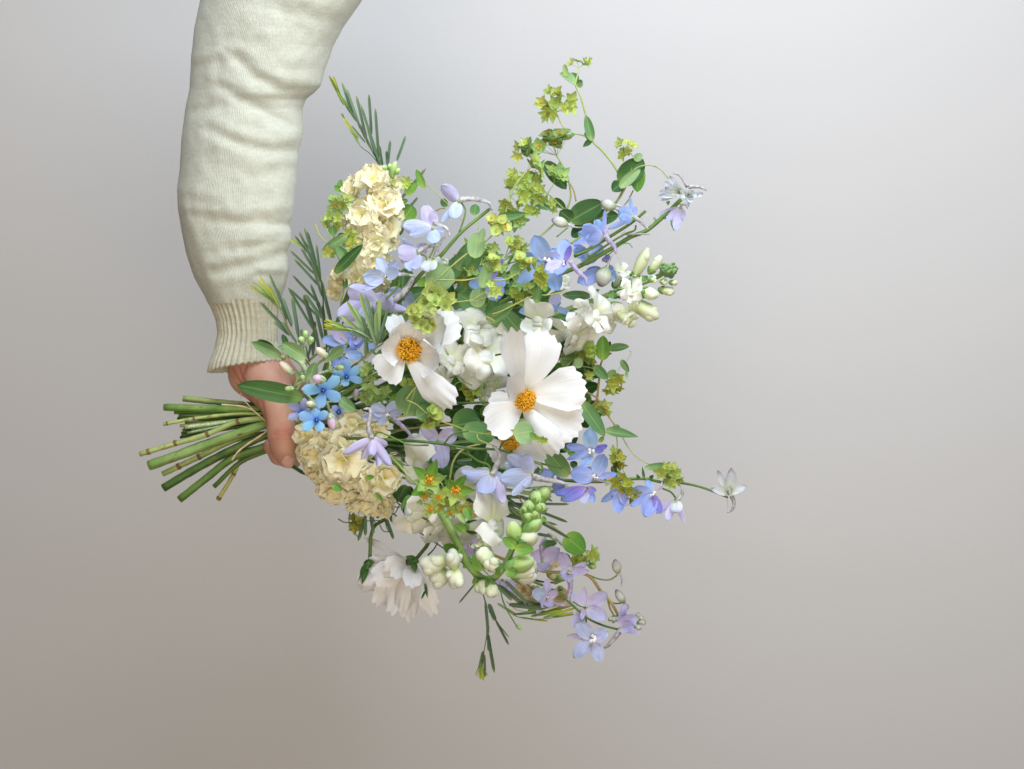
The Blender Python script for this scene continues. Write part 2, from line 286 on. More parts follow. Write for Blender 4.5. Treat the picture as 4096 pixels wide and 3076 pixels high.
# ------------------------------------------------------------------ plant parts
def path(z, pts, d):         # pts: (x, y) or (x, y, depth)
    return [px2(z, p, p[2] if len(p) > 2 else d) for p in pts]
def stem(T, z, pts, d, wid, mat, name='stem', cut=None, hand=None, nodes_=(), sides=8, wend=None):
    """from a cut end (full picture pixels, with depth) through the hand to the visible part of the stem"""
    pp = path(z, pts, d); w0 = mm(z, wid, d) / 2; w1 = mm(z, wend, d) / 2 if wend else w0 * .6
    if cut: 
        hp = px2(FX, hand[:2], hand[2]); cc = [px2(Z1, c[:2], c[2]) for c in cut]; cw = mm(Z1, cut[0][3], 0) / 2
        full = cc + [hp] + pp; n0 = len(cc); nf = len(full)
        r = [cw] * n0 + [cw * .95] + [w0 + (w1 - w0) * i / max(1, len(pp) - 1) for i in range(len(pp))]
    else: full = pp; r = [w0 + (w1 - w0) * i / max(1, len(pp) - 1) for i in range(len(pp))]
    m = MB(); m.tube(full, r, mat, sides, 6, capmat='pith' if cut else None, rough=.05); o = m.build(name, T)
    if cut and cut[0][3] > 34:
        for k in range(1, n0):
            a = full[k]; ax = (full[k + 1] - full[k - 1]).normalized(); o3 = (tocam(a) + rv(.7)); o3 = (o3 - ax * o3.dot(ax)).normalized(); q = a + o3 * cw * .86; m = MB(); m.blob(q - ax * cw * .7, q + ax * cw * .7, cw * .62, 'node_brown' if R.random() < .4 else mat, seg=8, rings=5, n=o3, flat=.5); m.build('leaf_scar', T)
    for nx in nodes_:
        m = MB(); c = px2(Z1, nx[:2], nx[2]); t = px2(Z1, (nx[0] + nx[4], nx[1] + nx[5]), nx[2]) - c; t.normalize(); rr = mm(Z1, nx[3], 0) / 2
        m.tube([c - t * rr * .5, c - t * rr * .2, c + t * rr * .2, c + t * rr * .5], lambda x: rr * (1.0 + .08 * math.sin(math.pi * x)), 'node_brown', 9, 2, smooth=False); m.build('node', T)
    return o
def leaf(T, z, b, tp, wd, d, mat='leaf_glauc', dd=0, prof='ovate', cup=.25, arch=.0, fold=0, n=None, name='leaf', curl=0, twist=0, ruf=.03, tip=0):
    p0 = px2(z, b, d); p1 = px2(z, tp, d + dd); m = MB(); prof = 'leafp' if prof == 'ovate' else prof
    nn = tocam(p0) + rv(.25) if n is None else Vector(n)
    m.sheet(p0, p1, mm(z, wd, d), nn, mat, prof, 8, 12, cup, arch, curl, ruf, fold=fold, twist=twist, tip=tip); return m.build(name, T)
def rleaf(T, z, c, wx, wy, d, ang=0, mat='leaf_pale', cup=.18, tilt=(0, 0), name='leaf'):
    """round leaf that the stem pierces: centre, width and height, turned by ang degrees"""
    a = math.radians(ang); ux = (math.sin(a) * wy / 2, -math.cos(a) * wy / 2)
    leaf(T, z, (c[0] - ux[0], c[1] - ux[1]), (c[0] + ux[0], c[1] + ux[1]), wx, d - tilt[1], mat, 2 * tilt[1], 'round', cup, 0, 0, Vector((R.uniform(-.2, .2) + tilt[0], -1, R.uniform(-.1, .2))), name)
def branch(T, z, pts, d, wid, mat='stem_pale', name='branch', wend=None):
    m = MB(); a = mm(z, wid, d) / 2; b = mm(z, wend, d) / 2 if wend else a * .75
    m.tube(path(z, pts, d), lambda t: a + (b - a) * t, mat, 6, 5); return m.build(name, T)
def umbel(T, z, node, heads, d, bm='bract', fm='floret_yellow', ray='stem_pale', rw=4, nb=5, face=.7, wide=.44, fl=8, up=None):
    nd = px2(z, node, d); m = MB(); hs = []
    for h in heads:
        hd = h[3] if len(h) > 3 else R.uniform(-5, 7); c = px2(z, h, d + hd); r = mm(z, h[2], d) / 2 * 1.22
        out = (c - nd); out = out.normalized() if out.length > 1e-5 else Vector((0, -1, 0))
        ax = (out * (1 - face) + tocam(c) * face + rv(.3)).normalized() if up is None else (Vector(up) + rv(.3)).normalized()
        b = c - ax * r * .25; hs.append((c, r, ax, b))
        m.tube([nd, nd.lerp(b, .5) + Vector((0, 0, -.1)) * (b - nd).length * .3, b], mm(z, rw, d) / 2, ray, 5, 3, caps=False)
    m.blob(nd - Vector((0, 0, .0006)), nd + Vector((0, 0, .0006)), .0014, ray, seg=6, rings=4)
    U = m.build('umbel', T, nd)
    for c, r, ax, b in hs:
        m = MB(); u, v = perp(ax); k0 = R.uniform(0, 6.28); k = nb + R.choice((0, 0, 1))
        for i in range(k):
            an = k0 + 2 * math.pi * i / k + R.uniform(-.15, .15); o = u * math.cos(an) + v * math.sin(an); ln = r * R.uniform(.9, 1.35)
            op = R.uniform(.05, .75)
            m.sheet(b + o * r * .05, b + o * ln + ax * ln * op, r * wide * 2 * R.uniform(.8, 1.05), ax, bm, 'acute', 4, 6, .45, -.08, 0)
        for i in range(fl):
            an = R.uniform(0, 6.28); q = R.uniform(0, .34) * r; p = c + (u * math.cos(an) + v * math.sin(an)) * q + ax * r * R.uniform(.0, .2); s_ = r * R.uniform(.07, .13)
            m.tube([b, p], r * .02, bm, 3, 1, caps=False); m.blob(p - ax * s_ * .6, p + ax * s_ * .7, s_ * 1.6, fm, seg=5, rings=3)
        m.build('flower_head', U, b)
    return U
def delph(T, z, c, d, tips, spur=None, stalk=None, mat='del_blue', bee=26, cup=.25, smat='spur_grey', prof='sepal', sw=34, arch=-.05, bang=None):
    cc = px2(z, c, d); m = MB(); rb = mm(z, bee, d) if bee else .001
    tc = tocam(cc)
    m.blob(cc - tc * .001, cc + tc * .0016, .0026, 'sepal_green', seg=8, rings=5)
    if bee:
        for k in range(5):
            o = rv(1) * rb * .5; o.y = -abs(o.y)
            q = cc + o + tc * .003; ax = (tc + rv(.8)).normalized()
            m.blob(q - ax * rb * .3, q + ax * rb * .6, rb * R.uniform(.6, .9), 'bee', seg=7, rings=5, lobes=3, lobe=.2)
        for k in range(5):
            o = rv(1) * rb * .7; o.y = 0; m.tube([cc + o * .4, cc + o + tc * .005], .0003, 'anther_dark', 4, 2)
    if spur:
        sp = path(z, spur, d); w_ = mm(z, sw, d) / 2 * .74
        m.tube(sp, lambda t: w_ * (1.3 - .75 * t) * (1 if t < .93 else .75), smat, 9, 7, rough=.09)
    if stalk: m.tube(path(z, stalk, d - 2), mm(z, 20, d) / 2, 'stem_green', 7, 5)
    F = m.build('flower', T, cc)
    for i, q in enumerate(tips):
        dd = q[3] if len(q) > 3 else R.uniform(1, 9); mt = q[4] if len(q) > 4 else mat
        p1 = px2(z, q, d + dd); a = (p1 - cc); side = Vector((a.z, 0, -a.x))
        nn = tc + side.normalized() * R.uniform(-.35, .35) if side.length > 0 else tc
        m = MB(); m.sheet(cc + a * .04, p1, mm(z, q[2], d) * .98, nn, mt, prof, 8, 11, cup * R.uniform(.6, 2.2), arch * R.uniform(-.5, 2.), R.uniform(-.12, .10), .08, 1.8, tip=.0, crk=.05, twist=R.uniform(-.25, .25), rmin=.02)
        m.build('petal', F, cc)
    return F
def dbud(T, z, a, b, wd, d, tail=None, stalk=None, mat='bud_grey'):
    m = MB(); p0, p1 = px2(z, a, d), px2(z, b, d)
    m.blob(p0, p1, mm(z, wd, d), mat, lambda x: math.sin(math.pi * min(1, x * .93 + .03)) ** .7, 12, 8, 5, .06)
    if tail: ww = mm(z, 26, d) / 2; m.tube(path(z, tail, d), lambda t: ww * (1.1 - .7 * t), 'spur_grey', 7, 5, rough=.1)
    if stalk: m.tube(path(z, stalk, d), mm(z, 18, d) / 2, 'stem_green', 6, 5)
    m.build('bud', T, p0)
def stock(T, z, c, r, d, ax=None, mat='cream', n1=5, n2=7, open_=.75, core='bud_green'):
    """double ruffled flower: two rings of broad petals and a crumpled heart"""
    cc = px2(z, c, d); r = mm(z, r, d) * 1.24; tc = tocam(cc); ax = (tc if ax is None else (tc * .75 + Vector(ax) * .8)).normalized() + rv(.22); ax.normalize(); u, v = perp(ax)
    m = MB(); b = cc - ax * r * .5; m.blob(b - ax * r * .35, b + ax * r * .2, r * .5, core, seg=8, rings=5); F = m.build('flower', T, b)
    for ring, (n, ln, el, wd, z_) in enumerate(((n1, 1.1, .22, 1.3, -.12), (n2 - 3, .9, .6, 1.2, .0), (max(3, n2 - 4), .6, 1.05, .9, .05))):
        k0 = R.uniform(0, 6.28)
        for i in range(n):
            an = k0 + 2 * math.pi * i / n + R.uniform(-.3, .3); o = u * math.cos(an) + v * math.sin(an); l_ = r * ln * R.uniform(.8, 1.12)
            e = el * R.uniform(.5, 1.35); st = b + ax * r * (.15 + z_) + o * r * .06
            tp = st + (o * math.cos(e) + ax * math.sin(e)) * l_
            m = MB(); m.sheet(st, tp, r * wd * R.uniform(.85, 1.2), ax * math.cos(e) - o * math.sin(e) + rv(.25), mat, 'obov', 8, 8, R.uniform(-.1, .55), R.uniform(-.25, .12), R.uniform(-.4, .2), .07, R.uniform(1.0, 1.7), tip=.15, twist=R.uniform(-.3, .3), crk=.07)
            m.build('petal', F, st)
    return F
def snap(T, z, b, mo, d, size, up=(0, 1), mat='snap_white', dd=0, op=1., wd=None, cal=True, lobes=None):
    """dragon mouth: tube from its calyx, two lobes up, three down and the swollen palate between"""
    p0 = px2(z, b, d); p1 = px2(z, mo, d + dd); ax = (p1 - p0); L = ax.length; ax.normalize(); s_ = mm(z, size, d)
    U = Vector((up[0], -.15, up[1])); U = (U - ax * U.dot(ax)).normalized(); V = ax.cross(U)
    w_ = s_ * .62 if wd is None else mm(z, wd, d); m = MB()
    m.blob(p0, p1 + ax * w_ * .15, w_, mat, lambda x: min(1, .45 + x * .8) * (1 if x < .8 else math.sqrt(max(0, 1 - ((x - .8) / .2) ** 2))), 12, 11, 2, .05)
    pc = p1 - U * w_ * .12 + ax * w_ * .1
    q = pc - U * w_ * .16 - ax * w_ * .16; m.blob(q - V * w_ * .45, q + V * w_ * .45, w_ * .52, mat, lambda x: math.sqrt(max(0, 1 - (2 * x - 1) ** 2)) * (.8 + .2 * abs(2 * x - 1)), 11, 9)
    F = m.build('flower', T, p0)
    if op > 0:
        for an, ln, wf in ((58, 1.05, 1.1), (122, 1.05, 1.1), (-90, .62, .85), (-28, .72, .9), (-152, .72, .9)):
            a = math.radians(an + R.uniform(-9, 9)); o = V * math.cos(a) + U * math.sin(a)
            back = R.uniform(.05, .3) if an > 0 else R.uniform(-.15, .25)
            st = p1 + o * w_ * .3 - ax * w_ * .05; tp = st + (o + ax * (.35 - back * 1.6) * (1 if op >= .9 else 2.5)).normalized() * s_ * ln * op * R.uniform(.9, 1.1)
            m = MB(); m.sheet(st, tp, s_ * wf * op, ax - o * .2 + rv(.2), mat, 'fan', 8, 8, R.uniform(-.2, .1), R.uniform(-.05, .12), R.uniform(-.35, .08), .13, R.uniform(1.4, 2.4), tip=.42, twist=R.uniform(-.6, .6), crk=.06); m.build('petal', F, st)
    if cal: calyx(T, p0, ax, w_ * 1.15, F)
    return F
def calyx(T, p0, ax, w_, F=None, mat='calyx_green', n=5, name='sepal'):
    u, v = perp(ax); k0 = R.uniform(0, 6)
    for i in range(n):
        an = k0 + 2 * math.pi * i / n; o = u * math.cos(an) + v * math.sin(an); st = p0 - ax * w_ * .15 + o * w_ * .08
        m = MB(); m.sheet(st, st + ax * w_ * .75 + o * w_ * .42, w_ * .5, -o + rv(.1), mat, 'ovate', 4, 6, .3, -.12); m.build(name, F or T, st)
def pbud(T, z, a, b, wd, d, mat='snap_green', lobes=2, cal=True, dd=0, cm='calyx_green'):
    """closed bud with its green sepals"""
    p0, p1 = px2(z, a, d), px2(z, b, d + dd); w_ = mm(z, wd, d); m = MB()
    m.blob(p0, p1, w_, mat, lambda x: min(1, .5 + x) * math.sqrt(max(0, 1 - max(0, (x - .45) / .56) ** 2)), 12, 9, lobes + 1, .10)
    if lobes == 2:
        ax = (p1 - p0).normalized(); u, v = perp(ax); an = R.uniform(0, 6.28); o = u * math.cos(an) + v * math.sin(an); q = p0.lerp(p1, .72)
        for sg in (-1, 1): c_ = q + o * sg * w_ * .2; m.blob(c_ - ax * w_ * .38 - o * sg * w_ * .1, c_ + ax * w_ * R.uniform(.32, .46) + o * sg * w_ * .06, w_ * .68, mat, seg=11, rings=7)
    F = m.build('bud', T, p0)
    if cal: calyx(T, p0, (p1 - p0).normalized(), w_ * 1.0, F, cm)
def needles(T, z, lst, d, wd=20, mat='needle', jd=6):
    for q in lst:
        (x0, y0), (x1, y1) = q[0], q[1]; mt = q[2] if len(q) > 2 else mat; w_ = q[3] if len(q) > 3 else wd
        da = d + R.uniform(-jd, jd) * .4; db = R.uniform(-jd, jd)
        leaf(T, z, (x0, y0), (x1, y1), w_, da, mt, db, 'linear', .3, R.uniform(-.03, .03), 0, None, 'leaf', 0, R.uniform(-.5, .5), 0)
def cosmos_disc(z, c, rx, ry, d, T, face=(0, 0), dens=1.):
    cc = px2(z, c, d); a = mm(z, rx, d); tc = (tocam(cc) + Vector((face[0], 0, face[1]))).normalized(); u, v = perp(tc)
    m = MB(); m.blob(cc - tc * a * .35, cc + tc * a * .5, a * 1.9, 'disc_yellow', seg=16, rings=8); F = m.build('flower', T, cc)
    m = MB(); mk = MB()
    n = int(150 * dens)
    for i in range(n):
        q = math.sqrt((i + .5) / n); an = i * 2.39996; o = (u * math.cos(an) + v * math.sin(an)); p = cc + o * a * q * .98 + tc * a * .5 * math.sqrt(max(0, 1 - q * q * .9)); dr = (tc + o * q * .9 + rv(.35)).normalized()
        h = a * R.uniform(.12, .3); dark = R.random() < (.16 + .22 * q)
        (mk if dark else m).tube([p - dr * a * .1, p + dr * h], a * .038, 'anther_dark' if dark else 'disc_yellow', 4, 1, caps=True)
        if not dark or R.random() < .5:
            e = p + dr * h
            for k in range(3): 
                e2 = e + rv(1) * a * .07; s_ = a * R.uniform(.05, .085); m.blob(e2 - dr * s_, e2 + dr * s_, s_ * 2, 'pollen', seg=5, rings=3)
    o1 = m.build('florets', F, cc); o1['kind'] = 'stuff'
    if mk.v: o2 = mk.build('anthers', F, cc); o2['kind'] = 'stuff'
    return F, cc
def cpetal(F, z, b, tp, wd, d, dd=0, cup=.12, arch=.05, curl=0., ruf=.03, teeth=4, twist=0., tip=.16, mat='cosmos_white', ta=.03, n=None, d0=0):
    p0, p1 = px2(z, b, d + d0), px2(z, tp, d + dd); m = MB()
    nn = tocam(p0) if n is None else Vector(n)
    m.sheet(p0, p1, mm(z, wd, d), nn, mat, 'blunt', 16, 16, cup, arch, curl, ruf, 1.6, tip, teeth, ta, twist=twist, pleat=.004, pk=R.uniform(4, 6)); m.build('petal', F, p0)

# ------------------------------------------------------------------ the wall behind
def wall_mat():
    m, nt, N, L = nodes('wall_paint')
    out = N('ShaderNodeOutputMaterial'); tc = N('ShaderNodeTexCoord'); bs = N('ShaderNodeBsdfPrincipled'); bs.inputs['Roughness'].default_value = .85; bs.inputs['Specular IOR Level'].default_value = .2
    n1 = N('ShaderNodeTexNoise'); n1.inputs['Scale'].default_value = 3.5; n1.inputs['Detail'].default_value = 5; L(tc.outputs['Object'], n1.inputs['Vector'])
    mr = N('ShaderNodeMix'); mr.data_type = 'RGBA'; mr.inputs[6].default_value = lin((206, 202, 199)); mr.inputs[7].default_value = lin((211, 208, 205)); L(n1.outputs[0], mr.inputs[0]); L(mr.outputs[2], bs.inputs['Base Color'])
    n2 = N('ShaderNodeTexNoise'); n2.inputs['Scale'].default_value = 260; n2.inputs['Detail'].default_value = 4; L(tc.outputs['Object'], n2.inputs['Vector'])
    bp = N('ShaderNodeBump'); bp.inputs['Strength'].default_value = .14; bp.inputs['Distance'].default_value = .001; L(n2.outputs[0], bp.inputs['Height']); L(bp.outputs[0], bs.inputs['Normal']); L(bs.outputs[0], out.inputs[0])
wall_mat()
WY = .36
m = MB(); n = 12
m.grid([[Vector((-2.2 + 4.4 * i / n, WY, 3.0 * j / n - .2)) for i in range(n + 1)] for j in range(n + 1)], [[(i / n, j / n) for i in range(n + 1)] for j in range(n + 1)], 'wall_paint')
wo = m.build('wall', None, (0, WY, 1.1)); wo['kind'] = 'structure'; wo['label'] = 'plain off-white painted wall behind the bouquet'

# ------------------------------------------------------------------ the person: hand, forearm, knitted sleeve
def skin_mat():
    m, nt, N, L = nodes('skin')
    out = N('ShaderNodeOutputMaterial'); tc = N('ShaderNodeTexCoord'); bs = N('ShaderNodeBsdfPrincipled'); bs.inputs['Roughness'].default_value = .5; bs.inputs['Specular IOR Level'].default_value = .35
    n1 = N('ShaderNodeTexNoise'); n1.inputs['Scale'].default_value = 70; n1.inputs['Detail'].default_value = 4; L(tc.outputs['Object'], n1.inputs['Vector'])
    mr = N('ShaderNodeMix'); mr.data_type = 'RGBA'; mr.inputs[6].default_value = lin((186, 130, 106)); mr.inputs[7].default_value = lin((228, 186, 162)); L(n1.outputs[0], mr.inputs[0])
    at = N('ShaderNodeAttribute'); at.attribute_name = 'flush'
    m2 = N('ShaderNodeMix'); m2.data_type = 'RGBA'; L(at.outputs['Fac'], m2.inputs[0]); L(mr.outputs[2], m2.inputs[6]); m2.inputs[7].default_value = lin((196, 112, 96)); L(m2.outputs[2], bs.inputs['Base Color'])
    bs.inputs['Subsurface Weight'].default_value = .25; bs.inputs['Subsurface Radius'].default_value = (1, .35, .2); bs.inputs['Subsurface Scale'].default_value = .003
    n2 = N('ShaderNodeTexNoise'); n2.inputs['Scale'].default_value = 900; n2.inputs['Detail'].default_value = 3; L(tc.outputs['Object'], n2.inputs['Vector'])
    bp = N('ShaderNodeBump'); bp.inputs['Strength'].default_value = .25; bp.inputs['Distance'].default_value = .0004; L(n2.outputs[0], bp.inputs['Height']); L(bp.outputs[0], bs.inputs['Normal']); L(bs.outputs[0], out.inputs[0])
skin_mat()
def knit_mat(name, c1, c2, rib):
    m, nt, N, L = nodes(name)
    out = N('ShaderNodeOutputMaterial'); tc = N('ShaderNodeTexCoord'); uv = N('ShaderNodeUVMap'); bs = N('ShaderNodeBsdfPrincipled'); bs.inputs['Roughness'].default_value = .95; bs.inputs['Specular IOR Level'].default_value = .08
    bs.inputs['Sheen Weight'].default_value = .25; bs.inputs['Sheen Roughness'].default_value = .6
    mp = N('ShaderNodeMapping'); mp.inputs['Scale'].default_value = (1, 1, .35); L(tc.outputs['Object'], mp.inputs[0])
    n1 = N('ShaderNodeTexNoise'); n1.inputs['Scale'].default_value = 900; n1.inputs['Detail'].default_value = 3; L(mp.outputs[0], n1.inputs['Vector'])
    mq = N('ShaderNodeMapping'); mq.inputs['Scale'].default_value = (1, 1, 4); L(tc.outputs['Object'], mq.inputs[0])
    n3 = N('ShaderNodeTexNoise'); n3.inputs['Scale'].default_value = 130; n3.inputs['Detail'].default_value = 5; L(mq.outputs[0], n3.inputs['Vector'])
    ad = N('ShaderNodeMath'); ad.operation = 'ADD'; L(n1.outputs[0], ad.inputs[0]); L(n3.outputs[0], ad.inputs[1])
    mr = N('ShaderNodeMapRange'); mr.inputs[1].default_value = .7; mr.inputs[2].default_value = 1.3; L(ad.outputs[0], mr.inputs[0])
    mx = N('ShaderNodeMix'); mx.data_type = 'RGBA'; mx.inputs[6].default_value = lin(c1); mx.inputs[7].default_value = lin(c2); L(mr.outputs[0], mx.inputs[0]); L(mx.outputs[2], bs.inputs['Base Color'])
    wv = N('ShaderNodeTexWave'); wv.wave_type = 'BANDS'; wv.bands_direction = 'X'; wv.inputs['Scale'].default_value = 1; wv.inputs['Distortion'].default_value = 1.0; wv.inputs['Detail'].default_value = 1
    m2 = N('ShaderNodeMapping'); m2.inputs['Scale'].default_value = (rib, 30, 1); L(uv.outputs[0], m2.inputs[0]); L(m2.outputs[0], wv.inputs['Vector'])
    a2 = N('ShaderNodeMath'); a2.operation = 'MULTIPLY_ADD'; a2.inputs[1].default_value = .35; L(wv.outputs['Fac'], a2.inputs[0]); L(n1.outputs[0], a2.inputs[2])
    bp = N('ShaderNodeBump'); bp.inputs['Strength'].default_value = .5; bp.inputs['Distance'].default_value = .0009; L(a2.outputs[0], bp.inputs['Height']); L(bp.outputs[0], bs.inputs['Normal']); L(bs.outputs[0], out.inputs[0])
knit_mat('knit', (190, 190, 172), (206, 206, 189), 70)
knit_mat('knit_rib', (188, 182, 156), (208, 203, 180), 60)  # cuff tanner than the sleeve: partly its yarn, partly warm bounce in the colour

def nets(Fd, o, h):
    s = Fd < 0; nx, ny, nz = Fd.shape
    acc = np.zeros((nx - 1, ny - 1, nz - 1, 3)); cnt = np.zeros((nx - 1, ny - 1, nz - 1))
    g = np.stack(np.meshgrid(np.arange(nx - 1), np.arange(ny - 1), np.arange(nz - 1), indexing='ij'), -1).astype(float)
    cs = [(a, b, c) for a in (0, 1) for b in (0, 1) for c in (0, 1)]
    def cr(A, p): return A[p[0]:p[0] + nx - 1, p[1]:p[1] + ny - 1, p[2]:p[2] + nz - 1]
    for p in cs:
        for ax in range(3):
            if p[ax] == 0:
                q = list(p); q[ax] = 1; f0, f1 = cr(Fd, p), cr(Fd, q); mk = cr(s, p) != cr(s, q)
                t = np.where(mk, f0 / np.where(mk, f0 - f1, 1), 0); pos = np.array(p, float) + np.zeros_like(acc); pos[..., ax] += t
                acc += pos * mk[..., None]; cnt += mk
    act = cnt > 0; idx = -np.ones(act.shape, int); idx[act] = np.arange(act.sum())
    V = (g[act] + acc[act] / cnt[act][:, None]) * h + o; Fc = []
    for ax in range(3):
        b, c = [(1, 2), (2, 0), (0, 1)][ax]
        sl0 = [slice(0, -1) if k == ax else slice(1, -1) for k in range(3)]; sl1 = [slice(1, None) if k == ax else slice(1, -1) for k in range(3)]
        e = s[tuple(sl0)] != s[tuple(sl1)]; I = np.argwhere(e); sg = s[tuple(sl0)][e]
        base = I.copy(); base[:, b] += 1; base[:, c] += 1
        def cell(db, dc): q = base.copy(); q[:, b] += db; q[:, c] += dc; return idx[q[:, 0], q[:, 1], q[:, 2]]
        Q = np.stack([cell(-1, -1), cell(0, -1), cell(0, 0), cell(-1, 0)], 1); Q[~sg] = Q[~sg][:, ::-1]; Fc.append(Q)
    return V, np.concatenate(Fc)
def smin(a, b, k):
    h = np.clip(.5 + .5 * (b - a) / k, 0, 1); return b * (1 - h) + a * h - k * h * (1 - h)
HB = px2(Z1, (1150, 800), 0) * 1000
def hp(x, y, d): return np.array(px2(Z1, (x, y), d)) * 1000
lo = np.array(HB) - np.array((42, 52, 62)); hi = np.array(HB) + np.array((56, 40, 150)); H = .95
G = np.stack(np.meshgrid(*[np.arange(lo[i], hi[i], H) for i in range(3)], indexing='ij'), -1)
def cap(a, b, ra, rb, sq=None):
    pa = G - a; ba = b - a; t = np.clip((pa @ ba) / (ba @ ba), 0, 1); q = pa - t[..., None] * ba
    if sq is not None: q = q / np.array(sq)
    return np.sqrt((q * q).sum(-1)) - (ra + (rb - ra) * t)
def chain(pts, k):
    f = None
    for p, q in zip(pts[:-1], pts[1:]):
        c = cap(hp(*p[:3]), hp(*q[:3]), p[3], q[3]); f = c if f is None else smin(f, c, k)
    return f
palm = cap(hp(950, -700, -4), hp(975, 330, -2), 15, 15.5, (1.12, .85, 1))
for q in [((985, 400, 0), (960, 610, -6), 16, 13), ((960, 560, -4), (1085, 735, -12), 13, 9.5), ((1050, 510, 2), (1130, 690, 6), 17, 16), ((1100, 600, -4), (1190, 800, -24), 16, 12), ((1130, 560, -8), (1310, 820, -27), 16, 11.5), ((1130, 560, -8), (1420, 830, -27), 14, 10.5), ((1130, 560, -8), (1500, 840, -25), 12, 9.5), ((1050, 640, -8), (1120, 790, -20), 11, 8.5)]:
    palm = smin(palm, cap(hp(*q[0]), hp(*q[1]), q[2], q[3]), 7)
thumb = chain([(1120, 650, 10, 16), (1185, 790, 19, 12), (1206, 890, 25, 9.9), (1222, 1000, 27, 9.3), (1233, 1085, 27, 9.3), (1246, 1160, 26, 8.4), (1266, 1235, 23, 7.1)], 5)
fing = None
for c in ([(1180, 830, -27, 9.5), (1205, 1060, -32, 8.2), (1225, 1215, -16, 7.2), (1200, 1218, 2, 6.2), (1135, 1142, 10, 5.2)],
          [(1280, 850, -29, 10), (1290, 1090, -33, 8.6), (1310, 1230, -14, 7.6), (1300, 1190, 8, 6.6)],
          [(1400, 850, -29, 9.6), (1420, 1080, -33, 8.2), (1430, 1210, -14, 7.2), (1420, 1170, 6, 6.2)],
          [(1490, 850, -27, 8.6), (1530, 1030, -32, 7.2), (1540, 1130, -16, 6.4), (1530, 1110, 0, 5.6)]):
    f = chain(c, 3); fing = f if fing is None else smin(fing, f, .6)
Fd = smin(smin(palm, fing, 5), thumb, 5)
V, Fc = nets(Fd, lo, H)
# outward normals from the field, used for creases and a little smoothing
gx = np.stack(np.gradient(Fd, H), -1); ii = np.clip(((V - lo) / H).astype(int), 0, np.array(Fd.shape) - 1); NV = gx[ii[:, 0], ii[:, 1], ii[:, 2]]; NV /= np.linalg.norm(NV, axis=1)[:, None] + 1e-9
flush = np.zeros(len(V))
def xy(p, d): return hp(p[0], p[1], d)[[0, 2]]
front = NV[:, 1] < .1
for ln, dp, wd, d in (([(1175, 1052), (1235, 1062), (1312, 1050)], .75, .7, 30), ([(1190, 1035), (1240, 1042), (1305, 1028)], .5, .7, 30), ([(1185, 1078), (1240, 1088), (1312, 1078)], .45, .7, 30), ([(1195, 1018), (1240, 1022), (1295, 1012)], .3, .6, 30),
                      ([(830, 540), (880, 620), (960, 720), (1040, 800)], .9, 1.0, 8), ([(900, 540), (915, 600), (985, 690), (1060, 760)], .9, 1.0, 8), ([(960, 520), (930, 580)], .7, 1.0, 10), ([(1085, 790), (1100, 860), (1120, 960)], .5, 1.2, 18)):
    best = np.full(len(V), 1e9)
    for p, q in zip(ln[:-1], ln[1:]):
        a, b = xy(p, d), xy(q, d); ba = b - a; t = np.clip(((V[:, [0, 2]] - a) @ ba) / (ba @ ba), 0, 1); best = np.minimum(best, np.linalg.norm(V[:, [0, 2]] - a - t[:, None] * ba, axis=1))
    V -= NV * (1.25 * dp * np.exp(-(best / wd) ** 2) * front)[:, None]; flush = np.maximum(flush, .55 * np.exp(-(best / (wd * 3)) ** 2) * front)
for c, r, a in ((hp(1240, 1060, 32), 9, .55), (hp(1262, 1235, 24), 9, .45), (hp(1135, 1142, 10), 7, .7), (hp(1200, 560, 12), 16, .35), (hp(1280, 560, 0), 22, .5)):
    flush = np.maximum(flush, a * np.exp(-(np.linalg.norm(V - c, axis=1) / r) ** 2))
person = thing('person', 'arm in an oatmeal knitted sweater sleeve gripping the bouquet stems with its thumb in front', 'person', px2(FX, (960, -300), 0))
me = bpy.data.meshes.new('arm'); o_ = np.array(HB)
me.from_pydata([tuple(v) for v in (V - o_) / 1000], [], Fc.tolist()); me.materials.append(MAT['skin']); me.polygons.foreach_set('use_smooth', [True] * len(me.polygons))
at = me.attributes.new('flush', 'FLOAT', 'POINT'); at.data.foreach_set('value', flush.astype(np.float32))
arm = bpy.data.objects.new('arm', me); COL.objects.link(arm); W[arm.name] = Vector(o_) / 1000; arm.parent = person; arm.location = W[arm.name] - W[person.name]
sm = arm.modifiers.new('smooth', 'SMOOTH'); sm.factor = .4; sm.iterations = 1
# nails: thumb (seen from the back) and the fingertip that curls up beside it
m = MB(); m.sheet(px2(Z1, (1250, 1162), 35.2), px2(Z1, (1290, 1316), 26.5), mm(Z1, 104, 30), Vector((.3, -1, -.1)), 'nail', 'obov', 8, 10, -.5, .1, 0, 0, tip=.1, rmin=.75); m.build('thumbnail', arm)
m = MB(); m.sheet(px2(Z1, (1145, 1150), 17), px2(Z1, (1106, 1092), 16), mm(Z1, 62, 12), Vector((-.25, -1, .25)), 'nail', 'obov', 8, 10, -.5, .05, 0, 0, tip=.1, rmin=.7); m.build('fingernail', arm)

